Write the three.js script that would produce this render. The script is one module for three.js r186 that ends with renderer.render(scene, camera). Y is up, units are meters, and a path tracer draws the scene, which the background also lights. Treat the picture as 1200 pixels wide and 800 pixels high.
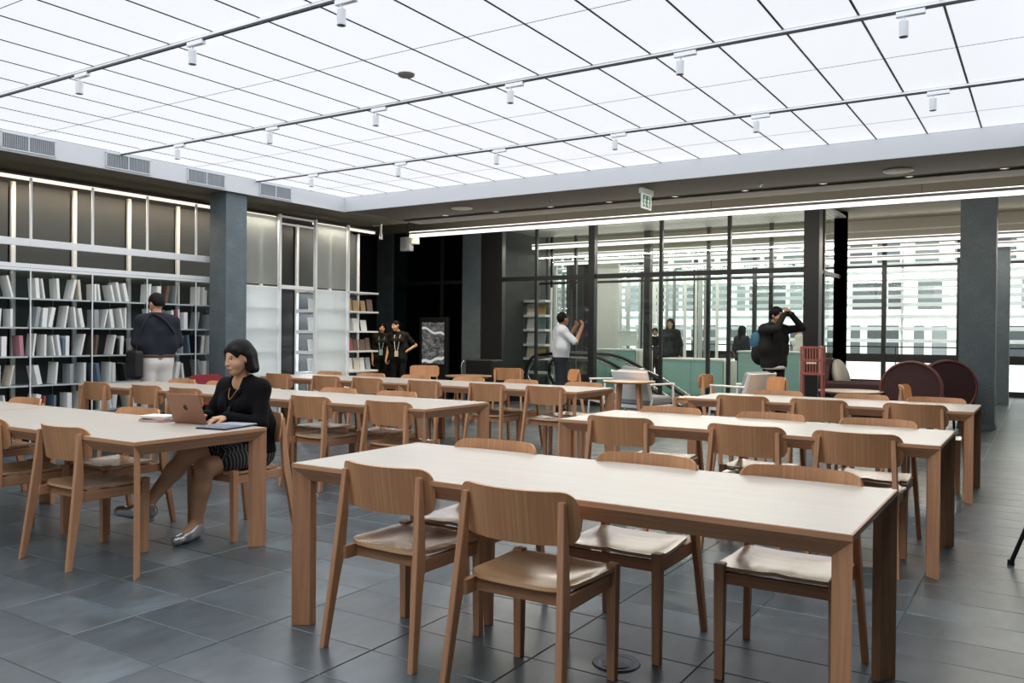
import * as THREE from 'three';
import { RoundedBoxGeometry } from 'three/addons/geometries/RoundedBoxGeometry.js';
import { mergeGeometries } from 'three/addons/utils/BufferGeometryUtils.js';
import { RectAreaLightUniformsLib } from 'three/addons/lights/RectAreaLightUniformsLib.js';

// ---------------------------------------------------------------- camera, sky, large lights, exposure
const scene = new THREE.Scene();
const camera = new THREE.PerspectiveCamera(44.43, 1.5, 0.05, 200);
camera.position.set(0, 1.3336, 0);
camera.up.set(-0.01212897, 0.99992245, -0.00282398);
camera.lookAt(-0.53850519, 1.3336 - 0.00891162, -0.84257506);
const renderer = new THREE.WebGLRenderer({ antialias: true });
renderer.toneMapping = THREE.LinearToneMapping;
renderer.toneMappingExposure = 1.0;
renderer.shadowMap.enabled = true;
RectAreaLightUniformsLib.init();
scene.background = new THREE.Color(3.8, 3.84, 3.82);          // pale overcast daylight outside the windows

function rectLight(w, h, [x, y, z], [tx, ty, tz], color, intensity) {
  const l = new THREE.RectAreaLight(color, intensity, w, h);
  l.position.set(x, y, z); l.lookAt(tx, ty, tz); scene.add(l); return l;
}
// the luminous ceiling: glowing panels (built below) and one area light of the same size just under them
const CEIL = { x0: -9.25, x1: 0.05, z0: -9.58, z1: 2.2, y: 3.44 };
rectLight(CEIL.x1 - CEIL.x0, CEIL.z1 - CEIL.z0, [(CEIL.x0 + CEIL.x1) / 2, CEIL.y - 0.004, (CEIL.z0 + CEIL.z1) / 2], [(CEIL.x0 + CEIL.x1) / 2, 0, (CEIL.z0 + CEIL.z1) / 2 + 1e-4], 0xf4f8ff, 1.1);

// ---------------------------------------------------------------- helpers
let seed = 1234567;
const rnd = () => { seed = (seed * 1664525 + 1013904223) >>> 0; return seed / 4294967296; };
const rr = (a, b) => a + (b - a) * rnd();
const pick = (a) => a[Math.floor(rnd() * a.length) % a.length];
const V = (x, y, z) => new THREE.Vector3(x, y, z);
const taken = new Map();
function numbered(name) { const n = taken.get(name) ?? 0; taken.set(name, n + 1); return n ? name + '_' + String(n).padStart(3, '0') : name; }
// texture coordinates in metres, from the side a face looks to; u runs along the grain axis
function uvm(g, grain = 'x') {
  if (g.index) g = g.toNonIndexed();
  const p = g.attributes.position, n = g.attributes.normal, uv = new Float32Array(p.count * 2), gi = 'xyz'.indexOf(grain);
  const a = [0, 0, 0];
  for (let i = 0; i < p.count; i++) {
    const nx = Math.abs(n.getX(i)), ny = Math.abs(n.getY(i)), nz = Math.abs(n.getZ(i));
    const m = nx >= ny && nx >= nz ? 0 : ny >= nz ? 1 : 2;
    a[0] = p.getX(i); a[1] = p.getY(i); a[2] = p.getZ(i);
    const o = [0, 1, 2].filter((k) => k !== m);
    let u = o[0], v = o[1];
    if (gi === o[1]) { u = o[1]; v = o[0]; }
    uv[2 * i] = a[u]; uv[2 * i + 1] = a[v] + (gi === m ? a[m] : 0) + 0.37 * m;
  }
  g.setAttribute('uv', new THREE.BufferAttribute(uv, 2));
  for (const k of Object.keys(g.attributes)) if (!['position', 'normal', 'uv'].includes(k)) g.deleteAttribute(k);
  return g;
}
function box(w, h, d, x = 0, y = 0, z = 0, grain) { const g = new THREE.BoxGeometry(w, h, d); g.translate(x, y, z); return uvm(g, grain ?? (w >= h && w >= d ? 'x' : h >= d ? 'y' : 'z')); }
function rbox(w, h, d, x = 0, y = 0, z = 0, r = 0.004, grain, seg = 1) { const g = new RoundedBoxGeometry(w, h, d, seg, Math.min(r, w / 2.01, h / 2.01, d / 2.01)); g.translate(x, y, z); return uvm(g, grain ?? (w >= h && w >= d ? 'x' : h >= d ? 'y' : 'z')); }
function span(x0, x1, y0, y1, z0, z1, grain) { return box(x1 - x0, y1 - y0, z1 - z0, (x0 + x1) / 2, (y0 + y1) / 2, (z0 + z1) / 2, grain); }
function cyl(r0, r1, h, x, y, z, seg = 20) { const g = new THREE.CylinderGeometry(r0, r1, h, seg); g.translate(x, y, z); return uvm(g, 'y'); }
function bar(a, b, r, seg = 8) { // a round bar between two points
  const A = V(...a), B = V(...b), d = B.clone().sub(A), L = d.length(), g = new THREE.CylinderGeometry(r, r, L, seg);
  g.translate(0, L / 2, 0); g.applyQuaternion(new THREE.Quaternion().setFromUnitVectors(V(0, 1, 0), d.normalize())); g.translate(A.x, A.y, A.z); return uvm(g, 'y');
}
function tube(pts, r, n = 24, seg = 7, closed = false) { return uvm(new THREE.TubeGeometry(new THREE.CatmullRomCurve3(pts.map((p) => V(...p)), closed), n, r, seg, closed), 'x'); }
function prism(pts, depth, bevel = 0) { // outline in x/y pushed along z by depth, centred on z
  const s = new THREE.Shape(pts.map(([x, y]) => new THREE.Vector2(x, y)));
  const g = new THREE.ExtrudeGeometry(s, { depth: depth - 2 * bevel, bevelEnabled: bevel > 0, bevelThickness: bevel, bevelSize: bevel, bevelOffset: -bevel, bevelSegments: 1, curveSegments: 8 });
  g.translate(0, 0, -depth / 2 + bevel); return g;
}
const soft = (g) => uvm(g, 'y');
function lathe(pts, seg = 32) { return uvm(new THREE.LatheGeometry(pts.map(([x, y]) => new THREE.Vector2(x, y)), seg), 'y'); }
function obj(name, geos, mat, parent = scene) {
  const g = Array.isArray(geos) ? (geos.length > 1 ? mergeGeometries(geos.map((q) => (q.index ? q.toNonIndexed() : q))) : geos[0]) : geos;
  const m = new THREE.Mesh(g, mat); m.name = parent === scene ? numbered(name) : name; m.castShadow = m.receiveShadow = true; parent.add(m); return m;
}
function tag(o, label, category, group, kind) { Object.assign(o.userData, { label, category }); if (group) o.userData.group = group; if (kind) o.userData.kind = kind; return o; }
function thing(name, label, category, [x, y, z] = [0, 0, 0], turn = 0, group) {
  const o = new THREE.Group(); o.name = numbered(name); scene.add(o); o.position.set(x, y, z); o.rotation.y = turn; return tag(o, label, category, group);
}
function struct(name, geos, mat, label, category) { const o = geos ? obj(name, geos, mat) : new THREE.Group(); if (!geos) { o.name = numbered(name); scene.add(o); } o.userData.kind = 'structure'; if (label) tag(o, label, category ?? name.split('_')[0]); return o; }
function dup(root, [x, y, z], turn, label, group) {
  const r = root.clone(); r.name = numbered(root.name.replace(/_\d{3}$/, '')); scene.add(r); r.position.set(x, y, z); r.rotation.y = turn;
  r.userData = { ...root.userData, label }; if (group) r.userData.group = group; else delete r.userData.group; return r;
}
// ---------------------------------------------------------------- computed textures
function hash2(x, y, s) { let h = (x * 374761393 + y * 668265263 + s * 2147483647) | 0; h = Math.imul(h ^ (h >>> 13), 1274126177); return ((h ^ (h >>> 16)) >>> 0) / 4294967296; }
function vnoise(x, y, s, px, py) { // value noise that repeats every px, py cells
  const xi = Math.floor(x), yi = Math.floor(y), fx = x - xi, fy = y - yi, u = fx * fx * (3 - 2 * fx), v = fy * fy * (3 - 2 * fy);
  const w = (a, n) => ((a % n) + n) % n, h = (i, j) => hash2(w(xi + i, px), w(yi + j, py), s);
  return (h(0, 0) * (1 - u) + h(1, 0) * u) * (1 - v) + (h(0, 1) * (1 - u) + h(1, 1) * u) * v;
}
function texture(n, m, fn, srgb = true, repeat = [1, 1]) {
  const d = new Uint8Array(n * m * 4);
  for (let j = 0; j < m; j++) for (let i = 0; i < n; i++) { const c = fn(i / n, j / m), k = 4 * (j * n + i); for (let q = 0; q < 3; q++) d[k + q] = Math.max(0, Math.min(255, Math.round(255 * (c.length ? c[q] : c)))); d[k + 3] = 255; }
  const t = new THREE.DataTexture(d, n, m); t.wrapS = t.wrapT = THREE.RepeatWrapping; t.magFilter = THREE.LinearFilter; t.minFilter = THREE.LinearMipmapLinearFilter; t.generateMipmaps = true;
  if (srgb) t.colorSpace = THREE.SRGBColorSpace; t.repeat.set(...repeat); t.needsUpdate = true; return t;
}
function woodMap(s, light, dark, contrast) { // u along the grain; one repeat is 1 m by 0.4 m
  return texture(512, 512, (u, v) => {
    const wob = 0.035 * vnoise(u * 4, v * 4, s, 4, 4);
    const streak = vnoise(u * 3, (v + wob) * 46, s + 1, 3, 46) * 0.5 + vnoise(u * 9, (v + wob) * 128, s + 2, 9, 128) * 0.3 + vnoise(u * 2, v * 9, s + 3, 2, 9) * 0.4;
    const pore = vnoise(u * 26, v * 256, s + 4, 26, 256) > 0.86 ? 0.14 : 0;
    const t = Math.min(1, Math.max(0, 0.5 + (streak - 0.6) * contrast + pore));
    return [0, 1, 2].map((k) => light[k] * (1 - t) + dark[k] * t);
  }, true, [1, 2.5]);
}
const std = (o) => new THREE.MeshStandardMaterial(o), phys = (o) => new THREE.MeshPhysicalMaterial(o);
const M = {};
M.tableTop = std({ map: woodMap(11, [0.745, 0.72, 0.675], [0.69, 0.655, 0.605], 0.9), roughness: 0.36 });  // ceiling glare put into the colour: paler than the tables' own oak
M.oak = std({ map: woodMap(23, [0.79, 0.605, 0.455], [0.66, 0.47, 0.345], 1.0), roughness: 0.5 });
M.oakPanel = std({ map: woodMap(37, [0.80, 0.61, 0.435], [0.665, 0.47, 0.325], 1.1), roughness: 0.48 });
M.oakSeat = phys({ clearcoat: 1, clearcoatRoughness: 0.3, map: woodMap(41, [0.80, 0.645, 0.475], [0.68, 0.51, 0.36], 1.0), roughness: 0.24 });
M.white = std({ color: 0xe8eaeb, roughness: 0.55 });
M.whiteMetal = std({ color: 0xe4e7e8, roughness: 0.4 });
M.fascia = std({ color: 0xc3c6ca, roughness: 0.7 });
M.blackMetal = std({ color: 0x17181a, roughness: 0.42 });
M.darkGap = std({ color: 0x303234, roughness: 0.8 });
M.soffit = std({ color: 0x59554a, roughness: 0.8 });
M.column = std({ map: texture(256, 256, (u, v) => { const n = 0.9 + 0.2 * vnoise(u * 60, v * 60, 71, 60, 60) * vnoise(u * 6, v * 6, 72, 6, 6); return [0.355 * n, 0.405 * n, 0.43 * n]; }), roughness: 0.62 });
M.grout = std({ color: 0x4a5257, roughness: 0.8 });
function slate(s, base) {
  return phys({
    ior: 1.7, map: texture(512, 512, (u, v) => { const n = 0.79 + 0.36 * vnoise(u * 7, v * 7, s, 7, 7) * vnoise(u * 3, v * 3, s + 8, 3, 3) * 1.15 + 0.16 * vnoise(u * 34, v * 18, s + 1, 34, 18) + 0.05 * vnoise(u * 110, v * 110, s + 2, 110, 110); return base.map((c) => c * n); }, true, [0.7, 0.7]),
    roughnessMap: texture(256, 256, (u, v) => 0.86 + 0.14 * vnoise(u * 6, v * 6, s + 5, 6, 6), false, [0.7, 0.7]), roughness: 0.34,
  });
}
M.slate = [slate(101, [0.285, 0.325, 0.342]), slate(131, [0.26, 0.30, 0.315]), slate(161, [0.305, 0.345, 0.36])];
const glow = (hex, k) => std({ color: 0x000000, emissive: hex, emissiveIntensity: k, roughness: 1 });
// ---------------------------------------------------------------- floor: slate tiles 0.6 x 0.3 m on a stacked grid
{
  const floor = struct('floor', null, null, 'dark slate tiled floor of the reading room', 'floor');
  const base = obj('grout_bed', [span(-17, 5, -0.12, -0.004, -22.2, 3.2)], M.grout, floor);
  const TX = 0.604, TZ = 0.3, ox = -2.374, oz = -2.34;
  const top = (() => { // a slab with a small chamfer round its top
    const g = new THREE.BufferGeometry(), w = TX / 2 - 0.0022, d = TZ / 2 - 0.0022, c = 0.0025, P = [], q = (a, b, e, f) => P.push(...a, ...b, ...e, ...a, ...e, ...f);
    const T = [[-w + c, 0, -d + c], [-w + c, 0, d - c], [w - c, 0, d - c], [w - c, 0, -d + c]], B = [[-w, -c, -d], [-w, -c, d], [w, -c, d], [w, -c, -d]], F = B.map(([x, , z]) => [x, -0.02, z]);
    q(...T); for (let i = 0; i < 4; i++) { const j = (i + 1) % 4; q(T[j], T[i], B[i], B[j]); q(B[j], B[i], F[i], F[j]); }
    g.setAttribute('position', new THREE.Float32BufferAttribute(P, 3)); g.computeVertexNormals(); return g;
  })();
  const variants = [0, 1, 2, 3, 4, 5].map((k) => { const g = uvm(top.clone(), 'x'), a = g.attributes.uv; for (let i = 0; i < a.count; i++) a.setXY(i, a.getX(i) + k * 0.381, a.getY(i) + k * 0.217); return g; });
  const cells = [];
  camera.updateMatrixWorld(); const view = camera.matrixWorldInverse, c = V(0, 0, 0);
  for (let i = -24; i <= 11; i++) for (let j = -66; j <= 17; j++) {
    const x = ox + (i + 0.5) * TX, z = oz + (j + 0.5) * TZ; if (z < -22 || z > 2.9 || x > 4.7) continue;
    c.set(x, 0, z).applyMatrix4(view); const d = -c.z, sx = c.x / d * 979.4 + 600, sy = 400 - c.y / d * 979.4;
    const seen = d > 0.3 && sx > -60 && sx < 1260 && sy < 850;
    cells.push({ x, z, k: Math.floor(hash2(i + 100, j + 100, 7) * 6), m: Math.floor(hash2(i + 100, j + 100, 9) * 3), s: seen ? d : 1000 + Math.hypot(x, z) });
  }
  cells.sort((a, b) => a.s - b.s);
  const rest = [[], [], []];
  cells.forEach((t, n) => {
    if (n < 295) { const m = obj('tile', variants[t.k], M.slate[t.m], floor); m.position.set(t.x, 0, t.z); }
    else rest[t.m].push(variants[t.k].clone().translate(t.x, 0, t.z));
  });
  rest.forEach((gs, m) => { const o = obj('tile_field', gs, M.slate[m], floor); o.userData.kind = 'stuff'; });
  tag(tag(obj('floor_outlet', [lathe([[0, 0.004], [0.05, 0.005], [0.058, 0.008], [0.066, 0.008], [0.07, 0.0035], [0.086, 0.006], [0.094, 0.006], [0.098, 0]], 36)], std({ color: 0x4d5357, metalness: 0.7, roughness: 0.38 }))), 'round metal service outlet set flush in the slate floor', 'outlet').position.set(-1.456, 0, -3.085);
}
// ---------------------------------------------------------------- luminous ceiling
{
  const ceil = struct('ceiling', null, null, 'luminous white panel ceiling over the reading tables', 'ceiling');
  obj('backing', [span(CEIL.x0, CEIL.x1, CEIL.y + 0.035, CEIL.y + 0.06, CEIL.z0, CEIL.z1)], M.darkGap, ceil);
  const pm = std({ color: 0xc9ccd0, roughness: 0.8, emissive: 0xf6f9ff, emissiveIntensity: 0.86 });
  const xs = [CEIL.x0], zs = [CEIL.z0], cw = 0.4879, cd = 1.0081, gx = 0.0085, gz = 0.003;
  for (let x = -6.4265 + Math.ceil((CEIL.x0 + 0.2 + 6.4265) / cw) * cw; x < CEIL.x1 - 0.2; x += cw) xs.push(x); xs.push(CEIL.x1);
  for (let z = -4.8353 - 4 * cd; z < CEIL.z1 - 0.2; z += cd) zs.push(z); zs.push(CEIL.z1);
  for (let i = 0; i + 1 < xs.length; i++) for (let j = 0; j + 1 < zs.length; j++) {
    const w = xs[i + 1] - xs[i] - gx * 2, d = zs[j + 1] - zs[j] - gz * 2;
    const p = obj('ceiling_panel', [box(w, 0.012, d)], pm, ceil); p.position.set((xs[i] + xs[i + 1]) / 2, CEIL.y + 0.006, (zs[j] + zs[j + 1]) / 2);
  }
  const cg = (geos) => obj('carrier_grid', geos, M.blackMetal, ceil);
  cg([...xs.slice(1, -1).map((x) => box(2 * gx - 0.002, 0.03, CEIL.z1 - CEIL.z0, x, CEIL.y + 0.0125, (CEIL.z0 + CEIL.z1) / 2)), ...zs.slice(1, -1).map((z) => box(CEIL.x1 - CEIL.x0, 0.03, 2 * gz - 0.001, (CEIL.x0 + CEIL.x1) / 2, CEIL.y + 0.0135, z))]);
  // white fascia round the opening
  const trim = struct('trim_1', null, null, 'white fascia band round the luminous ceiling', 'trim');
  const fy0 = 3.215, fy1 = CEIL.y + 0.08, t = 0.03;
  obj('fascia_board', [span(CEIL.x0 - t, CEIL.x0, fy0, fy1, CEIL.z0 - t, CEIL.z1)], M.fascia, trim);
  obj('fascia_board', [span(CEIL.x0, CEIL.x1, fy0, fy1, CEIL.z0 - t, CEIL.z0)], M.fascia, trim);
  obj('fascia_board', [span(CEIL.x1, CEIL.x1 + t, fy0, fy1, CEIL.z0, CEIL.z1)], M.fascia, trim);
  obj('fascia_board', [span(CEIL.x0, CEIL.x1, fy0, fy1, CEIL.z1, CEIL.z1 + t)], M.fascia, trim);
  // dark soffit round it
  const so = struct('ceiling_soffit', [span(-17, CEIL.x0 - t, 3.22, 3.7, -11.15, 3.2), span(CEIL.x1 + t, 5, 3.22, 3.7, -11.15, 3.2), span(CEIL.x0 - t, CEIL.x1 + t, 3.22, 3.7, CEIL.z1 + t, 3.2)], M.soffit, 'dark dropped soffit round the luminous ceiling', 'ceiling');
  struct('ceiling_soffit', [span(-9.05, CEIL.x1 + t, 3.213, 3.7, -10.78, CEIL.z0 - t)], M.soffit, 'brown lit soffit strip with downlights beside the white fascia', 'ceiling');
  struct('ceiling_soffit', [span(-9.05, CEIL.x1 + t, 3.195, 3.7, -11.2, -10.78)], M.soffit, 'dark beam along the edge of the brown soffit', 'ceiling');
  struct('ceiling_soffit', [span(-17, 5, 3.62, 3.75, -22.3, -11.15)], std({ color: 0x6f6b5f, roughness: 0.85 }), 'dark painted ceiling over the lounge and the windows', 'ceiling');
  // air grilles in the left fascia
  const fins = [], n = 34; for (let k = 0; k < n; k++) fins.push(box(0.012, 0.145, 0.004, 0, 0, -0.265 + 0.53 * k / (n - 1)));
  const finM = std({ color: 0xb4b9be, roughness: 0.5 }), back = std({ color: 0x5c626a, roughness: 0.9 });
  [[-3.66, 'fourth'], [-4.78, 'first'], [-5.94, 'second'], [-7.04, 'third'], [-8.2, 'last']].forEach(([z, w], i) => {
    if (!i) return;
    const v = thing('air_grille', 'white slotted air grille in the fascia, ' + ['', 'farthest from the dark column', 'second before the dark column', 'just before the dark column', 'past the dark column toward the glass wall'][i], 'air grille', [CEIL.x0 + 0.004, 3.325, z]);
    obj('recess', [box(0.006, 0.16, 0.55, -0.001, 0, 0)], back, v); obj('fins', fins, finM, v).position.x = 0.004;
    obj('frame', [box(0.014, 0.014, 0.58, 0.004, 0.083, 0), box(0.014, 0.014, 0.58, 0.004, -0.083, 0), box(0.014, 0.166, 0.014, 0.004, 0, 0.283), box(0.014, 0.166, 0.014, 0.004, 0, -0.283), box(0.016, 0.16, 0.012, 0.004, 0, 0)], M.fascia, v);
  });
  // lighting tracks and their spotlights
  const trackNames = ['farthest from the glass wall', 'in the middle', 'closest to the glass wall'];
  [-3.827, -5.843, -7.859].forEach((z, i) => {
    const tr = thing('lighting_track', 'white ceiling track with dark slot, the one ' + trackNames[i], 'lighting track', [0, CEIL.y - 0.018, z]);
    obj('rail', [box(CEIL.x1 - CEIL.x0 - 0.02, 0.03, 0.024, (CEIL.x0 + CEIL.x1) / 2, 0, 0)], M.white, tr);
    obj('slot', [box(CEIL.x1 - CEIL.x0 - 0.02, 0.014, 0.0245, (CEIL.x0 + CEIL.x1) / 2, -0.012, 0)], M.blackMetal, tr);
  });
  let proto;
  [[-3.827, [-6.62, -5.18, -3.72]], [-5.843, [-8.17, -6.67, -5.24, -3.76, -2.28, -0.78]], [-7.859, [-8.17, -6.68, -5.24, -3.77, -2.31, -0.82]]].forEach(([z, xs2], i) => xs2.forEach((x, q) => {
    const label = `white spotlight on the ceiling track ${trackNames[i]}, ${['first', 'second', 'third', 'fourth', 'fifth', 'sixth'][q + (i ? 0 : 1)]} from the grilles`, group = 'spotlights on the ceiling track ' + trackNames[i];
    if (proto) { dup(proto, [x, CEIL.y - 0.034, z], 0, label, group); return; }
    proto = thing('track_spotlight', label, 'spotlight', [x, CEIL.y - 0.034, z], 0, group);
    obj('adapter', [rbox(0.17, 0.032, 0.036, 0.03, -0.014, 0, 0.003)], M.white, proto);
    obj('stem', [cyl(0.009, 0.009, 0.03, -0.01, -0.044, 0, 10)], M.white, proto);
    const head = obj('lamp_head', [lathe([[0, 0.1], [0.026, 0.1], [0.029, 0.097], [0.029, 0.003], [0.027, 0], [0.024, 0], [0.023, 0.016], [0, 0.016]], 24)], std({ color: 0xd2d5d8, roughness: 0.5 }), proto); head.position.set(-0.01, -0.158, 0);
    obj('lens', [cyl(0.023, 0.023, 0.004, 0, 0.01, 0, 20)], M.darkGap, head);
  }));
  tag(obj('smoke_detector', [lathe([[0, -0.02], [0.05, -0.02], [0.066, -0.012], [0.07, 0], [0.07, 0.004], [0, 0.004]], 28)], std({ color: 0x8b8f86, roughness: 0.6 })), 'grey round smoke detector on the luminous ceiling', 'detector').position.set(-4.41, CEIL.y - 0.005, -5.268);
}
// ---------------------------------------------------------------- outer walls
struct('wall_right', [span(4.7, 5, 0, 3.7, -22.3, 3.2)], std({ color: 0x333334, roughness: 0.9 }), 'plain grey side wall', 'wall');
struct('wall_front', [span(-17, 5, 0, 3.7, 2.9, 3.2)], std({ color: 0x8f8c86, roughness: 0.9 }), 'plain grey wall at the room end', 'wall');
struct('wall_left', [span(-10.75, -10.45, 0, 3.7, -11.05, 3.2)], std({ color: 0x4a4d4e, roughness: 0.8 }), 'dark grey wall behind the bookshelves', 'wall');
struct('wall_back', [span(-17, -12.53, 0, 3.7, -14.6, -14.3), span(-17, -16.7, 0, 3.7, -22.3, -10.9), span(-17, -10.75, 0, 3.7, -11.05, -10.9)], std({ color: 0x33393d, roughness: 0.7 }), 'near black wall beside the end of the shelving', 'wall');
// ---------------------------------------------------------------- columns
function column(x0, x1, z0, z1, h, label) { const c = tag(obj('column', [rbox(x1 - x0, h, z1 - z0, (x0 + x1) / 2, h / 2, (z0 + z1) / 2, 0.006, 'y')], M.column), label, 'column'); c.userData.kind = 'structure'; return c; }
column(-9.66, -9.32, -7.76, -7.41, 3.22, 'dark blue grey square column in front of the bookshelves');
column(-12.52, -12.05, -14.475, -14, 3.62, 'dark column behind the two women with lanyards');
column(-10.18, -9.71, -14.475, -14, 3.62, 'grey square column beside the dark framed display');
{ const c = column(-1.09, -0.626, -14.475, -14, 3.62, 'large dark column beside the round maroon armchairs');
  obj('plinth', [(() => { const g = new THREE.CylinderGeometry(0.33, 0.36, 0.1, 4); g.rotateY(Math.PI / 4); g.translate(-0.858, 0.05, -14.24); return uvm(g); })()], M.column, c); }
column(-1.05, -0.63, -19.9, -19.5, 3.62, 'black column near the windows, behind the large dark column');
// ---------------------------------------------------------------- oak reading tables
const TABLE = { L: 2.4, W: 0.9, H: 0.74 };
function makeTable() {
  const t = thing('reading_table', 'x', 'table');
  const { L, W, H } = TABLE, th = 0.022, out = 0.046, hh = 0.058, inn = 0.075;
  obj('tabletop', [box(L - 0.012, th, W - 0.012, 0, H - th / 2, 0, 'x')], M.tableTop, t);
  for (const q of [-1, 1]) { obj('shaded_edge_strip', [rbox(L, th - 0.0006, 0.006, 0, H - th / 2 - 0.0003, q * (W / 2 - 0.003), 0.0015, 'x')], M.oak, t); obj('shaded_edge_strip', [rbox(0.006, th - 0.0006, W - 0.012, q * (L / 2 - 0.003), H - th / 2 - 0.0003, 0, 0.0015, 'z')], M.oak, t); }  // added strips that keep the shaded slab edge brown beside the glare-pale top
  // aprons: the face leans inwards below the top, mitred with the legs
  const prof = [[0.002, 0], [out, -hh], [inn, -hh], [inn, 0]];
  const mitre = (g, ax, len) => { const p = g.attributes.position, i = ax === 'x' ? 0 : 2; for (let k = 0; k < p.count; k++) { const y = p.getY(k), v = p.array[3 * k + i], lim = len / 2 - 0.002 - out * Math.min(1, -y / hh); if (Math.abs(v) > lim) p.array[3 * k + i] = Math.sign(v) * lim; } g.computeVertexNormals(); return g; };
  const mk = (len) => { const g = prism(prof, len); g.rotateY(Math.PI / 2); return g; };   // runs along x after the turn
  for (const s of [-1, 1]) {
    const g = mitre(mk(L - 0.004), 'x', L); if (s < 0) g.rotateY(Math.PI); g.translate(0, H - th, s * W / 2); obj('apron', [uvm(g, 'x')], M.oak, t);
    const e = mitre(prism(prof, W - 0.004), 'z', W); if (s > 0) e.rotateY(Math.PI); e.translate(s * L / 2, H - th, 0); obj('apron', [uvm(e, 'z')], M.oak, t);
  }
  // legs: kite section, sharp outer corner
  const kite = [[0, 0], [0.068, 0.046], [0.076, 0.076], [0.046, 0.068]];
  for (const sx of [-1, 1]) for (const sz of [-1, 1]) {
    let k = kite.map(([a, b]) => [sx * (L / 2 - 0.001 - a), -sz * (W / 2 - 0.001 - b)]); if (sx * sz > 0) k = k.reverse();
    if (THREE.ShapeUtils.isClockWise(k.map(([a, b]) => new THREE.Vector2(a, b)))) k = k.reverse();
    const g = prism(k, H - th - 0.0005, 0.002); g.rotateX(-Math.PI / 2); g.translate(0, (H - th - 0.0005) / 2, 0); obj('leg', [uvm(g, 'y')], M.oak, t);
  }
  return t;
}
const ROWZ = [-2.66, -5.13, -7.63];
const table0 = makeTable(); let tableUsed = false;
function placeTable(xr, row, label) {
  const p = [xr - TABLE.L / 2, 0, ROWZ[row] - TABLE.W / 2];
  if (!tableUsed) { tableUsed = true; table0.position.set(...p); table0.userData.label = label; return; }
  dup(table0, p, 0, label);
}
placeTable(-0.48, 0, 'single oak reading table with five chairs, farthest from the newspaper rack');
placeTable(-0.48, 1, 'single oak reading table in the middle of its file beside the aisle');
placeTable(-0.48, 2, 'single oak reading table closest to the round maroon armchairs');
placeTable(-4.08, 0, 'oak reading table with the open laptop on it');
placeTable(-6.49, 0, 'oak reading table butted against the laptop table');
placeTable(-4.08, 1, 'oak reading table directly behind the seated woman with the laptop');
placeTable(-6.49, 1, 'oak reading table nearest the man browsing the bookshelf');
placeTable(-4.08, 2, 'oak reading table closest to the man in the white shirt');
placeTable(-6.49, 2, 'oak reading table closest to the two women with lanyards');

// ---------------------------------------------------------------- oak chairs; local front looks to -z
function sheetGeo(nu, nv, outline, mid, thick) { // a closed curved sheet: outline(u,v) -> [x,y] plan, mid(x,y) -> [point, normal]
  const P = [], N = [], I = [], row = nu + 1;
  for (const s of [1, -1]) for (let j = 0; j <= nv; j++) for (let i = 0; i <= nu; i++) {
    const [a, b] = outline(-1 + 2 * i / nu, -1 + 2 * j / nv), [p, n] = mid(a, b);
    P.push(p[0] + n[0] * s * thick / 2, p[1] + n[1] * s * thick / 2, p[2] + n[2] * s * thick / 2);
  }
  const off = row * (nv + 1), at = (i, j, s) => (s ? off : 0) + j * row + i;
  for (let j = 0; j < nv; j++) for (let i = 0; i < nu; i++) {
    I.push(at(i, j), at(i + 1, j), at(i + 1, j + 1), at(i, j), at(i + 1, j + 1), at(i, j + 1));
    I.push(at(i, j, 1), at(i + 1, j + 1, 1), at(i + 1, j, 1), at(i, j, 1), at(i, j + 1, 1), at(i + 1, j + 1, 1));
  }
  const face = new THREE.BufferGeometry(); face.setAttribute('position', new THREE.Float32BufferAttribute(P, 3)); face.setIndex(I); face.computeVertexNormals();
  const ring = []; for (let i = 0; i < nu; i++) ring.push([i, 0]); for (let j = 0; j < nv; j++) ring.push([nu, j]); for (let i = nu; i > 0; i--) ring.push([i, nv]); for (let j = nv; j > 0; j--) ring.push([0, j]);
  const Q = [], J = []; ring.forEach(([i, j]) => { for (const s of [0, 1]) { const k = 3 * at(i, j, s); Q.push(P[k], P[k + 1], P[k + 2]); } });
  for (let k = 0; k < ring.length; k++) { const a = 2 * k, b = 2 * ((k + 1) % ring.length); J.push(a, a + 1, b + 1, a, b + 1, b); }
  const rim = new THREE.BufferGeometry(); rim.setAttribute('position', new THREE.Float32BufferAttribute(Q, 3)); rim.setIndex(J); rim.computeVertexNormals();
  return mergeGeometries([face.toNonIndexed(), rim.toNonIndexed()]);
}
const squircle = (hw, hh, p) => (u, v) => { // square grid to rounded rectangle
  const m = Math.max(Math.abs(u), Math.abs(v)); if (m < 1e-6) return [0, 0];
  const n = Math.pow(Math.pow(Math.abs(u), p) + Math.pow(Math.abs(v), p), 1 / p); return [u * m / n * hw, v * m / n * hh];
};
function roundedPlan(hw, hh, r) { return (u, v) => { // keeps straight sides, rounds the corners by radius r
  let x = u * hw, y = v * hh; const ax = Math.abs(x), ay = Math.abs(y), cx = hw - r, cy = hh - r;
  if (ax > cx && ay > cy) { const dx = (ax - cx) / r, dy = (ay - cy) / r, m = Math.max(dx, dy), n = Math.hypot(dx, dy) || 1; const nx = cx + dx / n * m * r, ny = cy + dy / n * m * r; x = Math.sign(x) * nx; y = Math.sign(y) * ny; }
  return [x, y]; }; }
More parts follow.
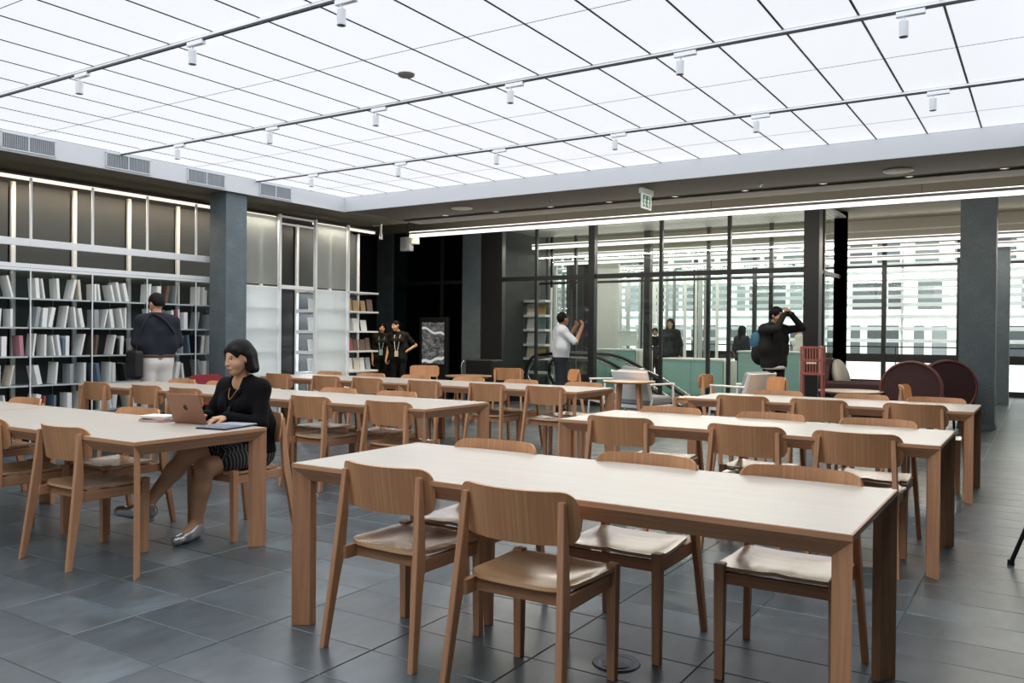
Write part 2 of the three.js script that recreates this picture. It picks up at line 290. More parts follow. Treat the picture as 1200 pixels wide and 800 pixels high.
function legPrism(pts, half, thick, xAt) { // side outline (z,y) given by centre, width; leans in x by xAt(y)
  const L = pts.map(([z, y, w]) => [z + w / 2, y]), R = pts.map(([z, y, w]) => [z - w / 2, y]).reverse();
  const g = prism([...L, ...R], thick, 0.003), p = g.attributes.position; // outline is in x/y here: x is z
  for (let i = 0; i < p.count; i++) { const z = p.getX(i), y = p.getY(i), t = p.getZ(i); p.setXYZ(i, half * (xAt(y)) + t, y, z); }
  const q = g; if (true) { const a = q.attributes.position.array; for (let i = 0; i < a.length; i += 9) for (let k = 0; k < 3; k++) { const s = a[i + 3 + k]; a[i + 3 + k] = a[i + 6 + k]; a[i + 6 + k] = s; } }
  q.computeVertexNormals(); return uvm(q, 'y');
}
function makeChair() {
  const c = thing('oak_chair', 'x', 'chair');
  const xr = (y) => 0.203 + Math.max(0, 0.74 - y) * 0.056;
  for (const s of [-1, 1]) {
    obj('leg', [legPrism([[0.248, 0, 0.032], [0.205, 0.29, 0.046], [0.186, 0.40, 0.058], [0.174, 0.56, 0.046], [0.168, 0.752, 0.021]], s, 0.027, xr)], M.oak, c);
    obj('leg', [(() => { const g = rbox(0.042, 0.452, 0.044, s * 0.212, 0.226, -0.236, 0.003, 'y'), p = g.attributes.position; for (let i = 0; i < p.count; i++) { const k = 1 - 0.22 * (1 - p.getY(i) / 0.452); p.setX(i, s * 0.212 + (p.getX(i) - s * 0.212) * k); p.setZ(i, -0.236 + (p.getZ(i) + 0.236) * k); } return g; })()], M.oak, c);
    obj('seat_rail', [rbox(0.024, 0.056, 0.40, s * 0.205, 0.392, -0.026, 0.003, 'z')], M.oak, c);
  }
  obj('seat_rail', [rbox(0.40, 0.045, 0.024, 0, 0.395, -0.228, 0.003)], M.oak, c);
  obj('seat_rail', [rbox(0.40, 0.05, 0.024, 0, 0.39, 0.095, 0.003)], M.oak, c);
  // dished plywood seat
  const plan = roundedPlan(0.222, 0.198, 0.065);
  obj('seat', [uvm(sheetGeo(22, 18, (u, v) => { const [x, z] = plan(u, v); return [x * (1 - 0.10 * (z / 0.198) * 0.5), z]; }, (x, z) => {
    const f = (a, b) => { const e = Math.max(0, 1 - (a / 0.2) ** 4) * Math.max(0, 1 - ((b - 0.03) / 0.21) ** 4); const saddle = 0.006 * Math.exp(-((a / 0.03) ** 2)) * Math.max(0, Math.min(1, (-b + 0.02) / 0.16)); return 0.436 - 0.020 * e + saddle + 0.006 * Math.max(0, b / 0.2); };
    const y = f(x, z), e = 1e-3, nx = -(f(x + e, z) - y) / e, nz = -(f(x, z + e) - y) / e, l = Math.hypot(nx, 1, nz); return [[x, y, z - 0.052], [nx / l, 1 / l, nz / l]];
  }, 0.014), 'x')], M.oakSeat, c);
  // bent plywood backrest
  const bp = roundedPlan(0.247, 0.098, 0.056), tilt = 0.16;
  obj('backrest', [uvm(sheetGeo(26, 10, bp, (x, v) => {
    const k = 1.3, zc = -k * x * x, nz = 1, nx = 2 * k * x, l = Math.hypot(nx, nz); const z0 = 0.196 + zc;
    return [[x, 0.690 + v * Math.cos(tilt), z0 + v * Math.sin(tilt)], [nx / l, -Math.sin(tilt) * nz / l, Math.cos(tilt) * nz / l]];
  }, 0.012), 'y')], M.oakPanel, c);
  return c;
}
const chair0 = makeChair(); let chairUsed = false;
function placeChair(x, z, turn, label, group) {
  if (!chairUsed) { chairUsed = true; chair0.position.set(x, 0, z); chair0.rotation.y = turn; chair0.userData.label = label; if (group) chair0.userData.group = group; return chair0; }
  return dup(chair0, [x, 0, z], turn, label, group);
}
const ORD = ['first', 'second', 'third', 'fourth', 'fifth', 'sixth'];
const TN = { R0: 'the foremost single table', R1: 'the middle single table', R2: 'the last single table', L0: 'the laptop table row', L1: 'the middle joined tables', L2: 'the last joined tables' };
function sideRow(key, row, side, xs) {
  const z = side === 'near' ? ROWZ[row] - 0.145 : ROWZ[row] - TABLE.W + 0.155;
  xs.forEach((x, i) => placeChair(x, z + rr(-0.012, 0.012), (side === 'near' ? 0 : Math.PI) + rr(-0.025, 0.025),
    `oak chair ${ORD[i]} from the aisle, ${side === 'near' ? 'backed away from' : 'on the glass side of'} ${TN[key]}`));
}
sideRow('R0', 0, 'near', [-2.32]);
placeChair(-1.61, ROWZ[0] - 0.035, 0.01, 'oak chair pulled slightly out from the foremost single table');
sideRow('R0', 0, 'far', [-0.85, -1.53, -2.36]);
sideRow('R1', 1, 'near', [-0.92, -1.56, -2.42]);
sideRow('R1', 1, 'far', [-0.94, -1.65, -2.40]);
sideRow('R2', 2, 'near', [-0.91, -1.68, -2.36]);
sideRow('R2', 2, 'far', [-0.84, -1.48, -2.26]);
sideRow('L0', 0, 'near', [-4.78, -5.62]);
sideRow('L0', 0, 'far', [-5.38, -6.88]);
sideRow('L1', 1, 'near', [-4.47, -5.35, -7.05, -7.69, -8.55]);
sideRow('L1', 1, 'far', [-5.12, -5.86, -7.63, -8.30]);
sideRow('L2', 2, 'near', [-4.46, -5.21, -6.09, -6.97, -7.67, -8.54]);
sideRow('L2', 2, 'far', [-4.46, -5.31, -6.07, -6.93, -7.70, -8.47]);
placeChair(-4.54, -3.75, Math.PI, 'oak chair with the woman in the black blazer sitting on it');
// ---------------------------------------------------------------- bookshelf wall along the left side (spines look to +x)
const SH = { xf: -9.8, xb: -10.22, z0: -5.08, bay: 0.735, lev: [0.36, 0.695, 1.03, 1.362, 1.695], top: 2.02, beam: 2.33, head: 3.07 };
const bz = (k) => SH.z0 - SH.bay * k;
M.shelfBack = std({ color: 0x363c3d, roughness: 0.5 });
M.shelfEdge = std({ color: 0xb9c2c2, roughness: 0.35 });
M.glassShelf = phys({ color: 0xbfcfcb, transmission: 0.45, roughness: 0.25, thickness: 0 });
M.frost = phys({ color: 0xeef2f1, transmission: 0.62, roughness: 0.76, thickness: 0 });
M.frostUp = phys({ color: 0xcfd4d2, transmission: 0.85, roughness: 0.62, thickness: 0 });
M.led = glow(0xfff4e2, 1.25);
const bayWords = { '-1': 'the bay farthest from the column', 0: 'the second bay from the man', 1: 'the bay beside the man', 2: 'the bay behind the man', 3: 'the bay beside the column' };
const bayLabel = { '-1': 'open bookshelf bay farthest from the dark column', 0: 'open bookshelf bay, third before the dark column', 1: 'open bookshelf bay beside the browsing man', 2: 'open bookshelf bay directly behind the browsing man', 3: 'open bookshelf bay half hidden by the dark column', 4: 'shelf bay behind tall frosted panel beside the dark column', 5: 'open dark shelving bay between the two frosted panels', 6: 'shelf bay behind the frosted panel next to the magazines', 7: 'open shelf bay of displayed magazines at the wall end' };
for (let k = -1; k <= 7; k++) {
  const z0 = bz(k), z1 = bz(k + 1), zm = (z0 + z1) / 2, w = SH.bay, open = k <= 3 || k === 7;
  const t = thing('bookshelf_bay', bayLabel[k], 'bookshelf', [0, 0, zm]);
  for (const s of k === 7 ? [1, -1] : [1]) {
    obj('post', [rbox(0.04, SH.head, 0.05, SH.xb, SH.head / 2, s * (w / 2 - 0.026), 0.003, 'y')], M.whiteMetal, t);
    if (s > 0) { // the front post is thinner above the rail
      obj('slim_post', k <= 3 ? [rbox(0.022, SH.head - SH.beam, 0.026, SH.xf, (SH.head + SH.beam) / 2, s * (w / 2 - 0.014), 0.002, 'y'), rbox(0.014, SH.top, 0.014, SH.xf + 0.01, SH.top / 2, s * (w / 2 - 0.008), 0.002, 'y')] : [rbox(0.05, SH.head + 0.05, 0.04, SH.xf, (SH.head + 0.05) / 2, s * (w / 2 - 0.021), 0.003, 'y')], M.whiteMetal, t);
    }
  }
  if (k !== 5) obj('backing_panel', [box(0.012, SH.head - 0.1, w - 0.05, SH.xb - 0.012, SH.head / 2 + 0.03, 0)], M.shelfBack, t);
  if (k !== 5) for (const y of [...SH.lev, SH.top]) {
    const sh = obj('shelf', k <= 3 ? [box(SH.xf - SH.xb - 0.03, 0.008, w - 0.03, (SH.xf + SH.xb) / 2, y - 0.004, 0)] : [rbox(SH.xf - SH.xb + (k === 7 ? 0.06 : 0), k === 7 ? 0.03 : 0.022, w - 0.03, (SH.xf + SH.xb) / 2 + (k === 7 ? 0.03 : 0), y - 0.012, 0, 0.003)], k <= 3 ? M.glassShelf : M.whiteMetal, t);
    if (k <= 3) obj('shelf_edge', [box(0.012, 0.018, w - 0.02, SH.xf - 0.004, y - 0.006, 0)], M.shelfEdge, sh);
  }
  if (k <= 3) {
    obj('cross_rail', [rbox(0.03, 0.085, w, SH.xf, SH.beam, 0, 0.003, 'z')], M.whiteMetal, t);
    obj('top_rail', [rbox(0.05, 0.05, w, SH.xf - 0.01, SH.top + 0.045, 0, 0.003, 'z'), rbox(0.03, 0.03, w, SH.xf, SH.top + 0.002, 0, 0.003, 'z')], M.whiteMetal, t);
    for (const dz of [-0.12, 0.12]) obj('divider', [box(0.006, SH.top - 0.05, 0.006, SH.xb + 0.02, SH.top / 2, dz)], M.shelfEdge, t);
  }
  if (k === 5) {
    obj('header', [rbox(0.05, 0.06, w - 0.05, SH.xf, SH.top, 0, 0.003, 'z')], M.whiteMetal, t);
    obj('upper_rail', [rbox(0.03, 0.03, w - 0.05, SH.xf, 2.98, 0, 0.003, 'z'), rbox(0.03, 0.03, w - 0.05, SH.xf, SH.head + 0.02, 0, 0.003, 'z')], M.whiteMetal, t);
    obj('dark_lining', [box(0.02, SH.head, w - 0.06, SH.xb - 0.03, SH.head / 2, 0)], M.blackMetal, t);
  }
  if (k === 6) for (const y of [...SH.lev, SH.top]) obj('end_bracket', [rbox(SH.xf - SH.xb, 0.05, 0.03, (SH.xf + SH.xb) / 2, y - 0.02, w / 2 - 0.02, 0.003)], M.whiteMetal, t);
  if (k === 4 || k === 6) {
    for (const y of [...SH.lev.slice(1), SH.top]) obj('added_shelf_light', [box(0.03, 0.01, w - 0.1, SH.xb + 0.09, y - 0.029, 0)], M.led, t);  // added glowing strips, there to whiten the frosted panels
    obj('frosted_panel', [box(0.006, SH.top - 0.04, w - 0.05, SH.xf + 0.004, SH.top / 2, 0)], M.frost, t);
    obj('frosted_panel', [box(0.006, SH.head - SH.top - 0.03, w - 0.05, SH.xf + 0.004, (SH.head + SH.top) / 2 + 0.01, 0)], M.frostUp, t);
  }
  if (k !== 5) {
    const led = obj('light_strip', [box(0.05, 0.035, w - (k <= 3 ? 0 : 0.05), SH.xf - 0.05, SH.head - 0.005, 0)], M.led, t);
    obj('strip_cover', [box(0.06, 0.02, w, SH.xf - 0.05, SH.head + 0.024, 0)], M.blackMetal, led);
  }
}
// the strips' own light, washing down the back panels
rectLight(bz(-1) - bz(4), 0.05, [SH.xf - 0.07, SH.head - 0.03, (bz(-1) + bz(4)) / 2], [SH.xf - 0.27, SH.head - 0.6, (bz(-1) + bz(4)) / 2], 0xffe2c0, 44);
for (const k of [4, 6]) for (const y of [...SH.lev.slice(1), SH.top]) rectLight(SH.bay - 0.1, 0.03, [SH.xb + 0.09, y - 0.036, (bz(k) + bz(k + 1)) / 2], [SH.xb + 0.13, y - 0.3, (bz(k) + bz(k + 1)) / 2], 0xf6f8ff, 60);  // light of the added strips, brightening the frosted panels from behind
for (const k of [4, 6, 7]) rectLight(SH.bay - 0.1, 0.05, [SH.xf - 0.1, SH.head - 0.03, (bz(k) + bz(k + 1)) / 2], [SH.xf - 0.14, SH.head - 0.6, (bz(k) + bz(k + 1)) / 2], 0xffefdc, 55);

// ---------------------------------------------------------------- books, each a thing; a dozen cover variants shared
const bookCols = { white: 0xe9e9e6, cream: 0xd8d0bd, grey: 0x9da3a5, black: 0x1d1f22, red: 0x9c4a4c, blue: 0x5f7686, violet: 0x77708c, ochre: 0xa98d5c, pink: 0xb8808a, brown: 0x6b5246, teal: 0x648484 };
const bookMat = Object.fromEntries(Object.entries(bookCols).map(([n, c]) => [n, std({ color: c, roughness: 0.55 })]));
M.pages = std({ color: 0xdad6cb, roughness: 0.9 });
const bookGeo = new Map();
function bookParts(th, h, d) { // spine at +x, standing on its tail, centred on z
  const key = [th, h, d].map((v) => v.toFixed(3)).join();
  if (!bookGeo.has(key)) bookGeo.set(key, [mergeGeometries([rbox(0.006, h, th, -0.003, h / 2, 0, 0.0028, 'y'), box(d, h, 0.0025, -d / 2, h / 2, th / 2 - 0.00125), box(d, h, 0.0025, -d / 2, h / 2, -th / 2 + 0.00125)]), box(d - 0.01, h - 0.008, th - 0.005, -d / 2 + 0.001, h / 2, 0)]);
  return bookGeo.get(key);
}
function book(col, th, h, d, x, y, z, lean, label, group, turn = 0) {
  const [cover, pages] = bookParts(th, h, d), b = obj('book', cover, bookMat[col]); obj('pages', pages, M.pages, b);
  b.position.set(x, y, z); b.rotation.set(lean, turn, 0, 'YXZ'); return tag(b, label, 'book', group);
}
const SIZES = [[0.016, 0.235], [0.022, 0.25], [0.03, 0.245], [0.042, 0.235], [0.055, 0.225], [0.026, 0.205], [0.02, 0.26]];
const NTH = ['first', 'second', 'third', 'fourth', 'fifth', 'sixth', 'seventh', 'eighth', 'ninth', 'tenth', 'eleventh', 'twelfth'];
function ordinals(list, text) { const seen = {}; [...list].reverse().forEach(([o, c]) => { seen[c] = (seen[c] ?? 0) + 1; o.userData.label = text(list.filter((q) => q[1] === c).length > 1 ? NTH[seen[c] - 1] + ' ' : '', c); }); }
const shelfOrd = ['lowest', 'second lowest', 'middle', 'second highest', 'highest'];
for (let k = -1; k <= 3; k++) SH.lev.forEach((y, li) => {
  const mine = []; let z = bz(k) - 0.05 - rr(0, 0.03); const end = bz(k + 1) + 0.06; let flip = rnd() < 0.5 ? 1 : -1;
  while (z > end) {
    const [th, h] = pick(SIZES), r = rnd(), col = r < 0.66 ? 'white' : r < 0.74 ? 'grey' : r < 0.80 ? 'cream' : r < 0.88 ? 'black' : pick(['red', 'blue', 'violet', 'ochre', 'pink', 'brown', 'teal', 'blue']);
    if (rnd() < 0.3) flip = -flip; const lean = rnd() < 0.3 ? rr(-0.02, 0.02) : flip * rr(0.06, 0.24);
    const foot = th + Math.abs(Math.sin(lean)) * h; if (z - foot < end - 0.02) break;
    const zz = z - th / 2 - (lean > 0 ? Math.sin(lean) * h : 0);
    mine.push([book(col, th, h, rnd() < 0.5 ? 0.18 : 0.165, SH.xf - 0.03, y + 0.0015 + Math.abs(Math.sin(lean)) * th / 2, zz, lean, '', `books on the ${shelfOrd[li]} shelf of ${bayWords[k]}`), col]);
    z -= foot + (rnd() < 0.4 ? rr(0.004, 0.012) : rr(0.05, 0.16));
  }
  ordinals(mine, (n, c) => `${n}${c} book from the column, ${shelfOrd[li]} visible shelf, ${bayWords[k]}`);
});
// magazines propped in the end bay and in the bays behind the frosted panels
for (const k of [7, 4, 6]) SH.lev.forEach((y, li) => {
  const mine = []; let z = bz(k) - 0.08;
  while (z > bz(k + 1) + 0.14) {
    const col = pick(k === 7 ? [['ochre', 'cream', 'brown', 'grey'], ['grey', 'white', 'cream'], ['brown', 'black', 'red', 'brown'], ['white', 'grey', 'cream', 'black'], ['ochre', 'brown', 'blue']][li] : ['white', 'grey', 'cream', 'brown']);
    const w = pick([0.11, 0.14]), h = pick([0.19, 0.215]);
    const m = obj('magazine', [rbox(0.012, h, w, 0, h / 2, 0, 0.002, 'y')], bookMat[col]); m.position.set(SH.xf - (k === 7 ? 0.06 : 0.2), y + 0.001, z - w / 2); m.rotation.z = 0.16;
    const place = k === 7 ? 'open end bay' : k === 4 ? 'behind nearer frosted panel' : 'behind farther frosted panel';
    mine.push([tag(m, '', 'magazine', `magazines on the ${shelfOrd[li]} shelf, ${place}`), col]);
    m.userData.place = place;
    z -= w + rr(0.01, 0.05);
  }
  ordinals(mine, (n, c) => `${n}${c} magazine from the wall end, ${shelfOrd[li]} shelf, ${mine[0][0].userData.place}`);
  mine.forEach(([m]) => delete m.userData.place);
});
// ---------------------------------------------------------------- glazed partitions, escalator void, far windows
M.glass = phys({ color: 0xf6fbf9, transmission: 1, roughness: 0.0, thickness: 0, ior: 1.5 });
M.darkGlass = phys({ color: 0x9fb3ad, transmission: 1, roughness: 0.0, thickness: 0, ior: 1.6 });
M.frame = std({ color: 0x1b1b1c, roughness: 0.5 });
M.lamp = glow(0xfffbf2, 1.6);
function glazing(name, label, axis, at, bars, y0, y1, rails, glassMat, depth = 0.06) { // bars: [centre, width], rails: [centre height, thickness]
  const w = struct(name, null, null, label, 'glass wall');
  const put = (a0, a1, b0, b1, d) => (axis === 'x' ? span(a0, a1, b0, b1, at - d / 2, at + d / 2) : span(at - d / 2, at + d / 2, b0, b1, a0, a1));
  const lo = bars[0][0], hi = bars[bars.length - 1][0];
  bars.forEach(([c, t]) => obj('mullion', [put(c - t / 2, c + t / 2, y0, y1, Math.max(depth, t))], M.frame, w));
  rails.forEach(([c, t]) => obj('transom', [put(lo, hi, c - t / 2, c + t / 2, depth * 0.9)], M.frame, w));
  const ys = [y0, ...rails.filter(([c]) => c > y0 + 0.1 && c < y1 - 0.1).map(([c]) => c), y1];
  for (let i = 0; i + 1 < bars.length; i++) for (let j = 0; j + 1 < ys.length; j++) {
    const a0 = bars[i][0], a1 = bars[i + 1][0], g = axis === 'x' ? new THREE.PlaneGeometry(a1 - a0, ys[j + 1] - ys[j]) : new THREE.PlaneGeometry(a1 - a0, ys[j + 1] - ys[j]).rotateY(Math.PI / 2);
    g.translate(axis === 'x' ? (a0 + a1) / 2 : at, (ys[j] + ys[j + 1]) / 2, axis === 'x' ? at : (a0 + a1) / 2); obj('pane', [uvm(g)], glassMat, w);
  }
  return w;
}
glazing('window_1', 'black framed glass wall in front of the escalator', 'x', -14.05, [[-9.25, 0.12], [-8.42, 0.05], [-7.19, 0.13], [-5.82, 0.06], [-4.58, 0.06], [-3.2, 0.24]], 0, 3.62, [[0.05, 0.1], [2.425, 0.085], [0.93, 0.05]].slice(0, 2), M.glass);
glazing('window_2', 'short glass return beside the newspaper rack', 'z', -3.2, [[-16.2, 0.2], [-14.75, 0.07], [-14.05, 0.1]], 0, 3.62, [[0.05, 0.1], [2.425, 0.07]], M.glass);
glazing('window_3', 'second black framed glass wall behind the escalator', 'x', -16.2, [[-9.7, 0.1], [-9.31, 0.06], [-8.71, 0.06], [-7.0, 0.14], [-5.7, 0.07], [-4.46, 0.07], [-3.2, 0.2]], 0, 3.62, [[0.05, 0.1], [2.47, 0.05]], M.glass);
glazing('window_4', 'dark glazed partition behind the framed display', 'x', -14.05, [[-12.05, 0.06], [-10.74, 0.06], [-10.18, 0.06]], 0, 3.62, [[0.05, 0.1], [2.40, 0.07]], M.darkGlass);
struct('wall_dark_room', [span(-12.6, -9.6, 0, 3.62, -16.6, -16.5), span(-12.6, -12.5, 0, 3.62, -16.5, -14.475), span(-9.72, -9.62, 0, 3.62, -16.5, -14.475)], std({ color: 0x2a2f31, roughness: 0.7 }), 'black walls of the unlit room behind the dark partition', 'wall');
struct('wall_panel', [span(-9.71, -9.3, 0, 3.62, -14.12, -14.0)], M.frame, 'black panel between the grey column and the glass wall', 'wall');
// perforated metal ceiling in the void
{ const t = texture(64, 64, (u, v) => { const d = Math.hypot(u - 0.5, v - 0.5); return d < 0.3 ? [0.16, 0.16, 0.16] : [0.72, 0.72, 0.70]; }, true, [14, 14]);
  struct('ceiling_mesh', [span(-9.6, -3.1, 3.5, 3.54, -16.15, -14.1)], std({ map: t, roughness: 0.6 }), 'perforated metal ceiling over the escalator', 'ceiling'); }
// linear pendant lamps, running along x
function pendant(x0, x1, y, z, label, k = 1, up = 1, drop = 3.62) {
  const t = thing('linear_pendant', label, 'lamp', [(x0 + x1) / 2, y, z]), L = x1 - x0;
  obj('housing', [box(L, 0.036, 0.05, 0, 0.048, 0)], M.white, t); obj('added_uplight', [box(L, 0.012, 0.044, 0, 0.074, 0)], M.lamp, t); obj('tube', [rbox(L, 0.055, 0.05, 0, 0, 0, 0.012)], M.lamp, t);
  for (let i = 0; i < 5; i++) obj('wire', [cyl(0.004, 0.004, drop - y - 0.08, -L / 2 + 0.1 + (L - 0.2) * i / 4, (drop - y + 0.08) / 2, 0, 6)], M.blackMetal, t);
  const cx = (x0 + x1) / 2; // the round tube shines to both lower sides; an added glowing top strip brightens the ceiling
  for (const q of [-1, 1]) rectLight(L, 0.04, [cx, y - 0.032, z + q * 0.032], [cx, y - 1, z + q * 1.2], 0xfff6e8, 13 * k);
  rectLight(L, 0.05, [cx, y + 0.095, z], [cx, 9, z + 1e-3], 0xfff6e8, 6 * k * up);
  return t;
}
pendant(-9.72, 1.5, 3.085, -11.75, 'long white linear lamp hung in front of the glass wall', 4.5, 0.2);
pendant(-9.1, -3.4, 3.13, -15.0, 'linear lamp hung inside the escalator void', 4, 0.3);
pendant(-10.6, 3.5, 3.12, -16.9, 'linear lamp just behind the second glass wall', 3);
pendant(-11.5, 3.5, 3.12, -18.6, 'linear lamp in the middle of the window hall', 3);
pendant(-11.5, 3.5, 3.12, -20.6, 'linear lamp nearest the far windows', 3);
// ceiling beams of the window hall
for (const z of [-13.4, -17.7, -19.5]) struct('ceiling_beam', [span(-12.4, 4.7, 3.42, 3.62, z - 0.12, z + 0.12)], std({ color: 0x77746a, roughness: 0.8 }), `painted ceiling beam ${z === -13.4 ? 'before the glass wall' : z === -17.7 ? 'behind the glass walls' : 'close to the far windows'}`, 'beam');
// far window wall
{ const bars = []; for (let x = -16.6; x <= 4.7; x += 1.62) bars.push([x + 0.02, 0.1]); bars.sort((a, b) => a[0] - b[0]);
  const bx = [-16.6, -14.6, -12.98, -11.36, -9.74, -8.12, -6.5, -4.95, -3.34, -1.72, -0.1, 1.52, 3.14, 4.7].map((x) => [x, 0.1]);
  glazing('window_5', 'tall far windows with black frames and a low rail', 'x', -22.05, bx, 0, 3.62, [[0.06, 0.12], [0.83, 0.2], [3.06, 0.06]], M.glass);
  const rail = thing('guard_rail', 'thin black guard rail inside the far windows', 'rail', [0, 0, -21.85]);
  obj('top_bar', [span(-16.6, 4.7, 1.09, 1.12, -0.015, 0.015)], M.frame, rail); for (let x = -16; x < 4.6; x += 1.62) obj('upright', [span(x - 0.012, x + 0.012, 0, 1.1, -0.012, 0.012)], M.frame, rail);
}
// outside: white sun louvres, a terrace, pale office block
{ const lou = thing('sun_louvre', 'white horizontal sun louvres outside the far windows', 'louvre', [-6, 0, -22.75]);
  const lm = phys({ color: 0xf6f8f8, roughness: 0.9, transmission: 0.55, thickness: 0 }), lp = std({ color: 0xdfe3e4, roughness: 0.6 });
  for (let y = 1.25; y < 3.6; y += y < 1.9 ? 0.3 : 0.2) obj('slat', [rbox(23, 0.09, 0.16, 0, y, 0, 0.01)], lm, lou);
  for (let x = -10; x <= 11; x += 3.24) obj('post', [box(0.06, 3.7, 0.06, x, 1.85, -0.1)], lp, lou);
  struct('floor_terrace', [span(-30, 20, -0.3, -0.02, -34, -22.2)], std({ color: 0xc9ccca, roughness: 0.9 }), 'pale concrete terrace outside the far windows', 'floor');
  const b = thing('office_building', 'pale office block with grey windows seen through louvres', 'building', [-7, 0, -34]);
  const wallM = std({ color: 0xd9dcdc, roughness: 0.9 }), win = [0x4c5254, 0x606566, 0x3a3f41, 0x777c7d].map((c) => std({ color: c, roughness: 0.35 }));
  obj('facade', [span(-26, 26, -0.2, 16, -2, 0)], wallM, b);
  for (let j = 0; j < 5; j++) for (let i = 0, x = -20; x < 14 && i < 40; i++) { const w = pick([0.35, 0.5, 0.8, 1.1]), y = 1.2 + j * 1.75, f = obj('window_frame', [box(w + 0.1, 1.25, 0.06, x + w / 2, y, 0.02)], M.white, b); obj('window_pane', [box(w, 1.15, 0.03, x + w / 2, y, 0.05)], pick(win), f); x += w + pick([0.16, 0.25, 0.5]); }
}
{ const v = thing('vertical_blind', 'pale vertical blind strips hanging inside the far windows', 'blind', [0, 0, -21.5]), bm = [0xd6dad8, 0xb4bab8, 0x8b9290, 0xe6e8e6].map((c) => std({ color: c, roughness: 0.8 }));
  for (let i = 0, x = -12.2; x < -7.2; i++) { const w = rr(0.06, 0.13), h = obj('strip', [box(w, 2.5, 0.006, x, 1.95, 0)], bm[i % 4], v); h.rotation.y = 0; x += w + pick([0.02, 0.05, 0.12, 0.22]); } obj('head_rail', [box(5.2, 0.05, 0.06, -9.7, 3.22, 0)], M.white, v); }
// inside the window hall: white partition walls, doors
struct('wall_partition', [span(-16.6, -12.6, 0, 3.62, -19.2, -19.05), span(-12.75, -12.6, 0, 3.62, -19.1, -16.6)], std({ color: 0xcfd3d0, roughness: 0.8 }), 'pale partition wall of the service corner', 'wall');
[[-11.9, 0xdfe3e0], [-10.75, 0x26282a], [-9.9, 0xe3e6e3]].forEach(([x, c], i) => { const p = tag(obj('partition_panel', [rbox([0.9, 0.75, 0.7][i], 3.3, 0.1, x, 1.65, -20.2, 0.01, 'y')], std({ color: c, roughness: 0.7 })), ['broad white standing partition near the far windows', 'black standing partition between two white ones', 'narrow white standing partition beside the black one'][i], 'partition'); });
// ---------------------------------------------------------------- escalator
M.handrail = std({ color: 0x141415, roughness: 0.35 }); M.chrome = std({ color: 0xc9cdcf, metalness: 0.9, roughness: 0.25 });
[[-14.65, 'front'], [-15.6, 'rear']].forEach(([z, w]) => {
  const e = thing('escalator_balustrade', `${w === 'front' ? 'black handrail and glass balustrade of the escalator behind the glass wall' : 'second escalator balustrade farther behind the glass wall'}`, 'escalator', [0, 0, z]);
  const path = [[-8.6, 0.22, 0], [-8.88, 0.28, 0], [-9.02, 0.55, 0], [-8.88, 0.84, 0], [-8.55, 0.93, 0], [-8.0, 0.94, 0], [-7.5, 0.92, 0], [-7.1, 0.79, 0], [-6.5, 0.46, 0], [-5.6, -0.05, 0]];
  obj('handrail', [tube(path, 0.035, 60, 8)], M.handrail, e);
  obj('trim', [tube(path.map(([x, y]) => [x + 0.05 * (y < 0.9 && x < -8.5 ? 1 : 0.2), y - 0.06 * (y > 0.5 ? 1 : -1), 0.0]), 0.02, 60, 6)], M.chrome, e);
  obj('balustrade_glass', [(() => { const s = new THREE.Shape(path.slice(1).map(([x, y]) => new THREE.Vector2(x, y - 0.03))); s.lineTo(-8.6, -0.0); const g = new THREE.ExtrudeGeometry(s, { depth: 0.012, bevelEnabled: false }); return uvm(g); })()], M.glass, e);
  obj('skirt', [span(-8.7, -7.2, 0, 0.2, -0.06, 0.06)], M.chrome, e);
});
// ---------------------------------------------------------------- reception counters of green glass
M.counter = phys({ color: 0xa6cfcb, roughness: 0.25, clearcoat: 0.6, clearcoatRoughness: 0.1 });
function counter(x0, x1, z, h, d, label, end) {
  const c = thing('reception_counter', label, 'counter', [(x0 + x1) / 2, 0, z - d / 2]), w = x1 - x0, n = Math.max(2, Math.round(w / 0.6));
  for (let i = 0; i < n; i++) obj('glass_panel', [rbox(w / n - 0.006, h - 0.08, 0.02, -w / 2 + (i + 0.5) * w / n, (h - 0.08) / 2 + 0.04, d / 2, 0.003)], M.counter, c);
  obj('body', [box(w - 0.04, h - 0.06, d - 0.03, 0, (h - 0.06) / 2, -0.01)], M.white, c); obj('worktop', [rbox(w + 0.04, 0.035, d + 0.06, 0, h - 0.02, 0, 0.006)], M.white, c);
  if (end) obj('end_panel', [rbox(0.1, h - 0.04, d + 0.03, w / 2 + 0.06, (h - 0.04) / 2, 0, 0.005)], std({ color: 0xd9dccf, roughness: 0.6 }), c);
  return c;
}
counter(-8.75, -7.72, -17.2, 1.02, 0.7, 'tall green glass counter with the white monitor on it', true);
counter(-7.3, -5.85, -17.6, 0.83, 0.6, 'low green glass desk in front of the two dark figures', true);
counter(-5.4, -4.15, -17.2, 1.03, 0.7, 'green glass counter behind the man with the backpack', false);
{ const m = thing('desk_monitor', 'white desktop monitor seen from behind on the tall counter', 'monitor', [-8.05, 1.02, -17.5], 0.1);
  obj('screen_housing', [rbox(0.46, 0.34, 0.03, 0, 0.24, 0, 0.01)], std({ color: 0xcfd8d3, roughness: 0.4 }), m); obj('stand', [box(0.05, 0.14, 0.02, 0, 0.08, -0.01)], M.chrome, m); obj('foot', [rbox(0.2, 0.012, 0.15, 0, 0.006, 0, 0.004)], M.chrome, m); }
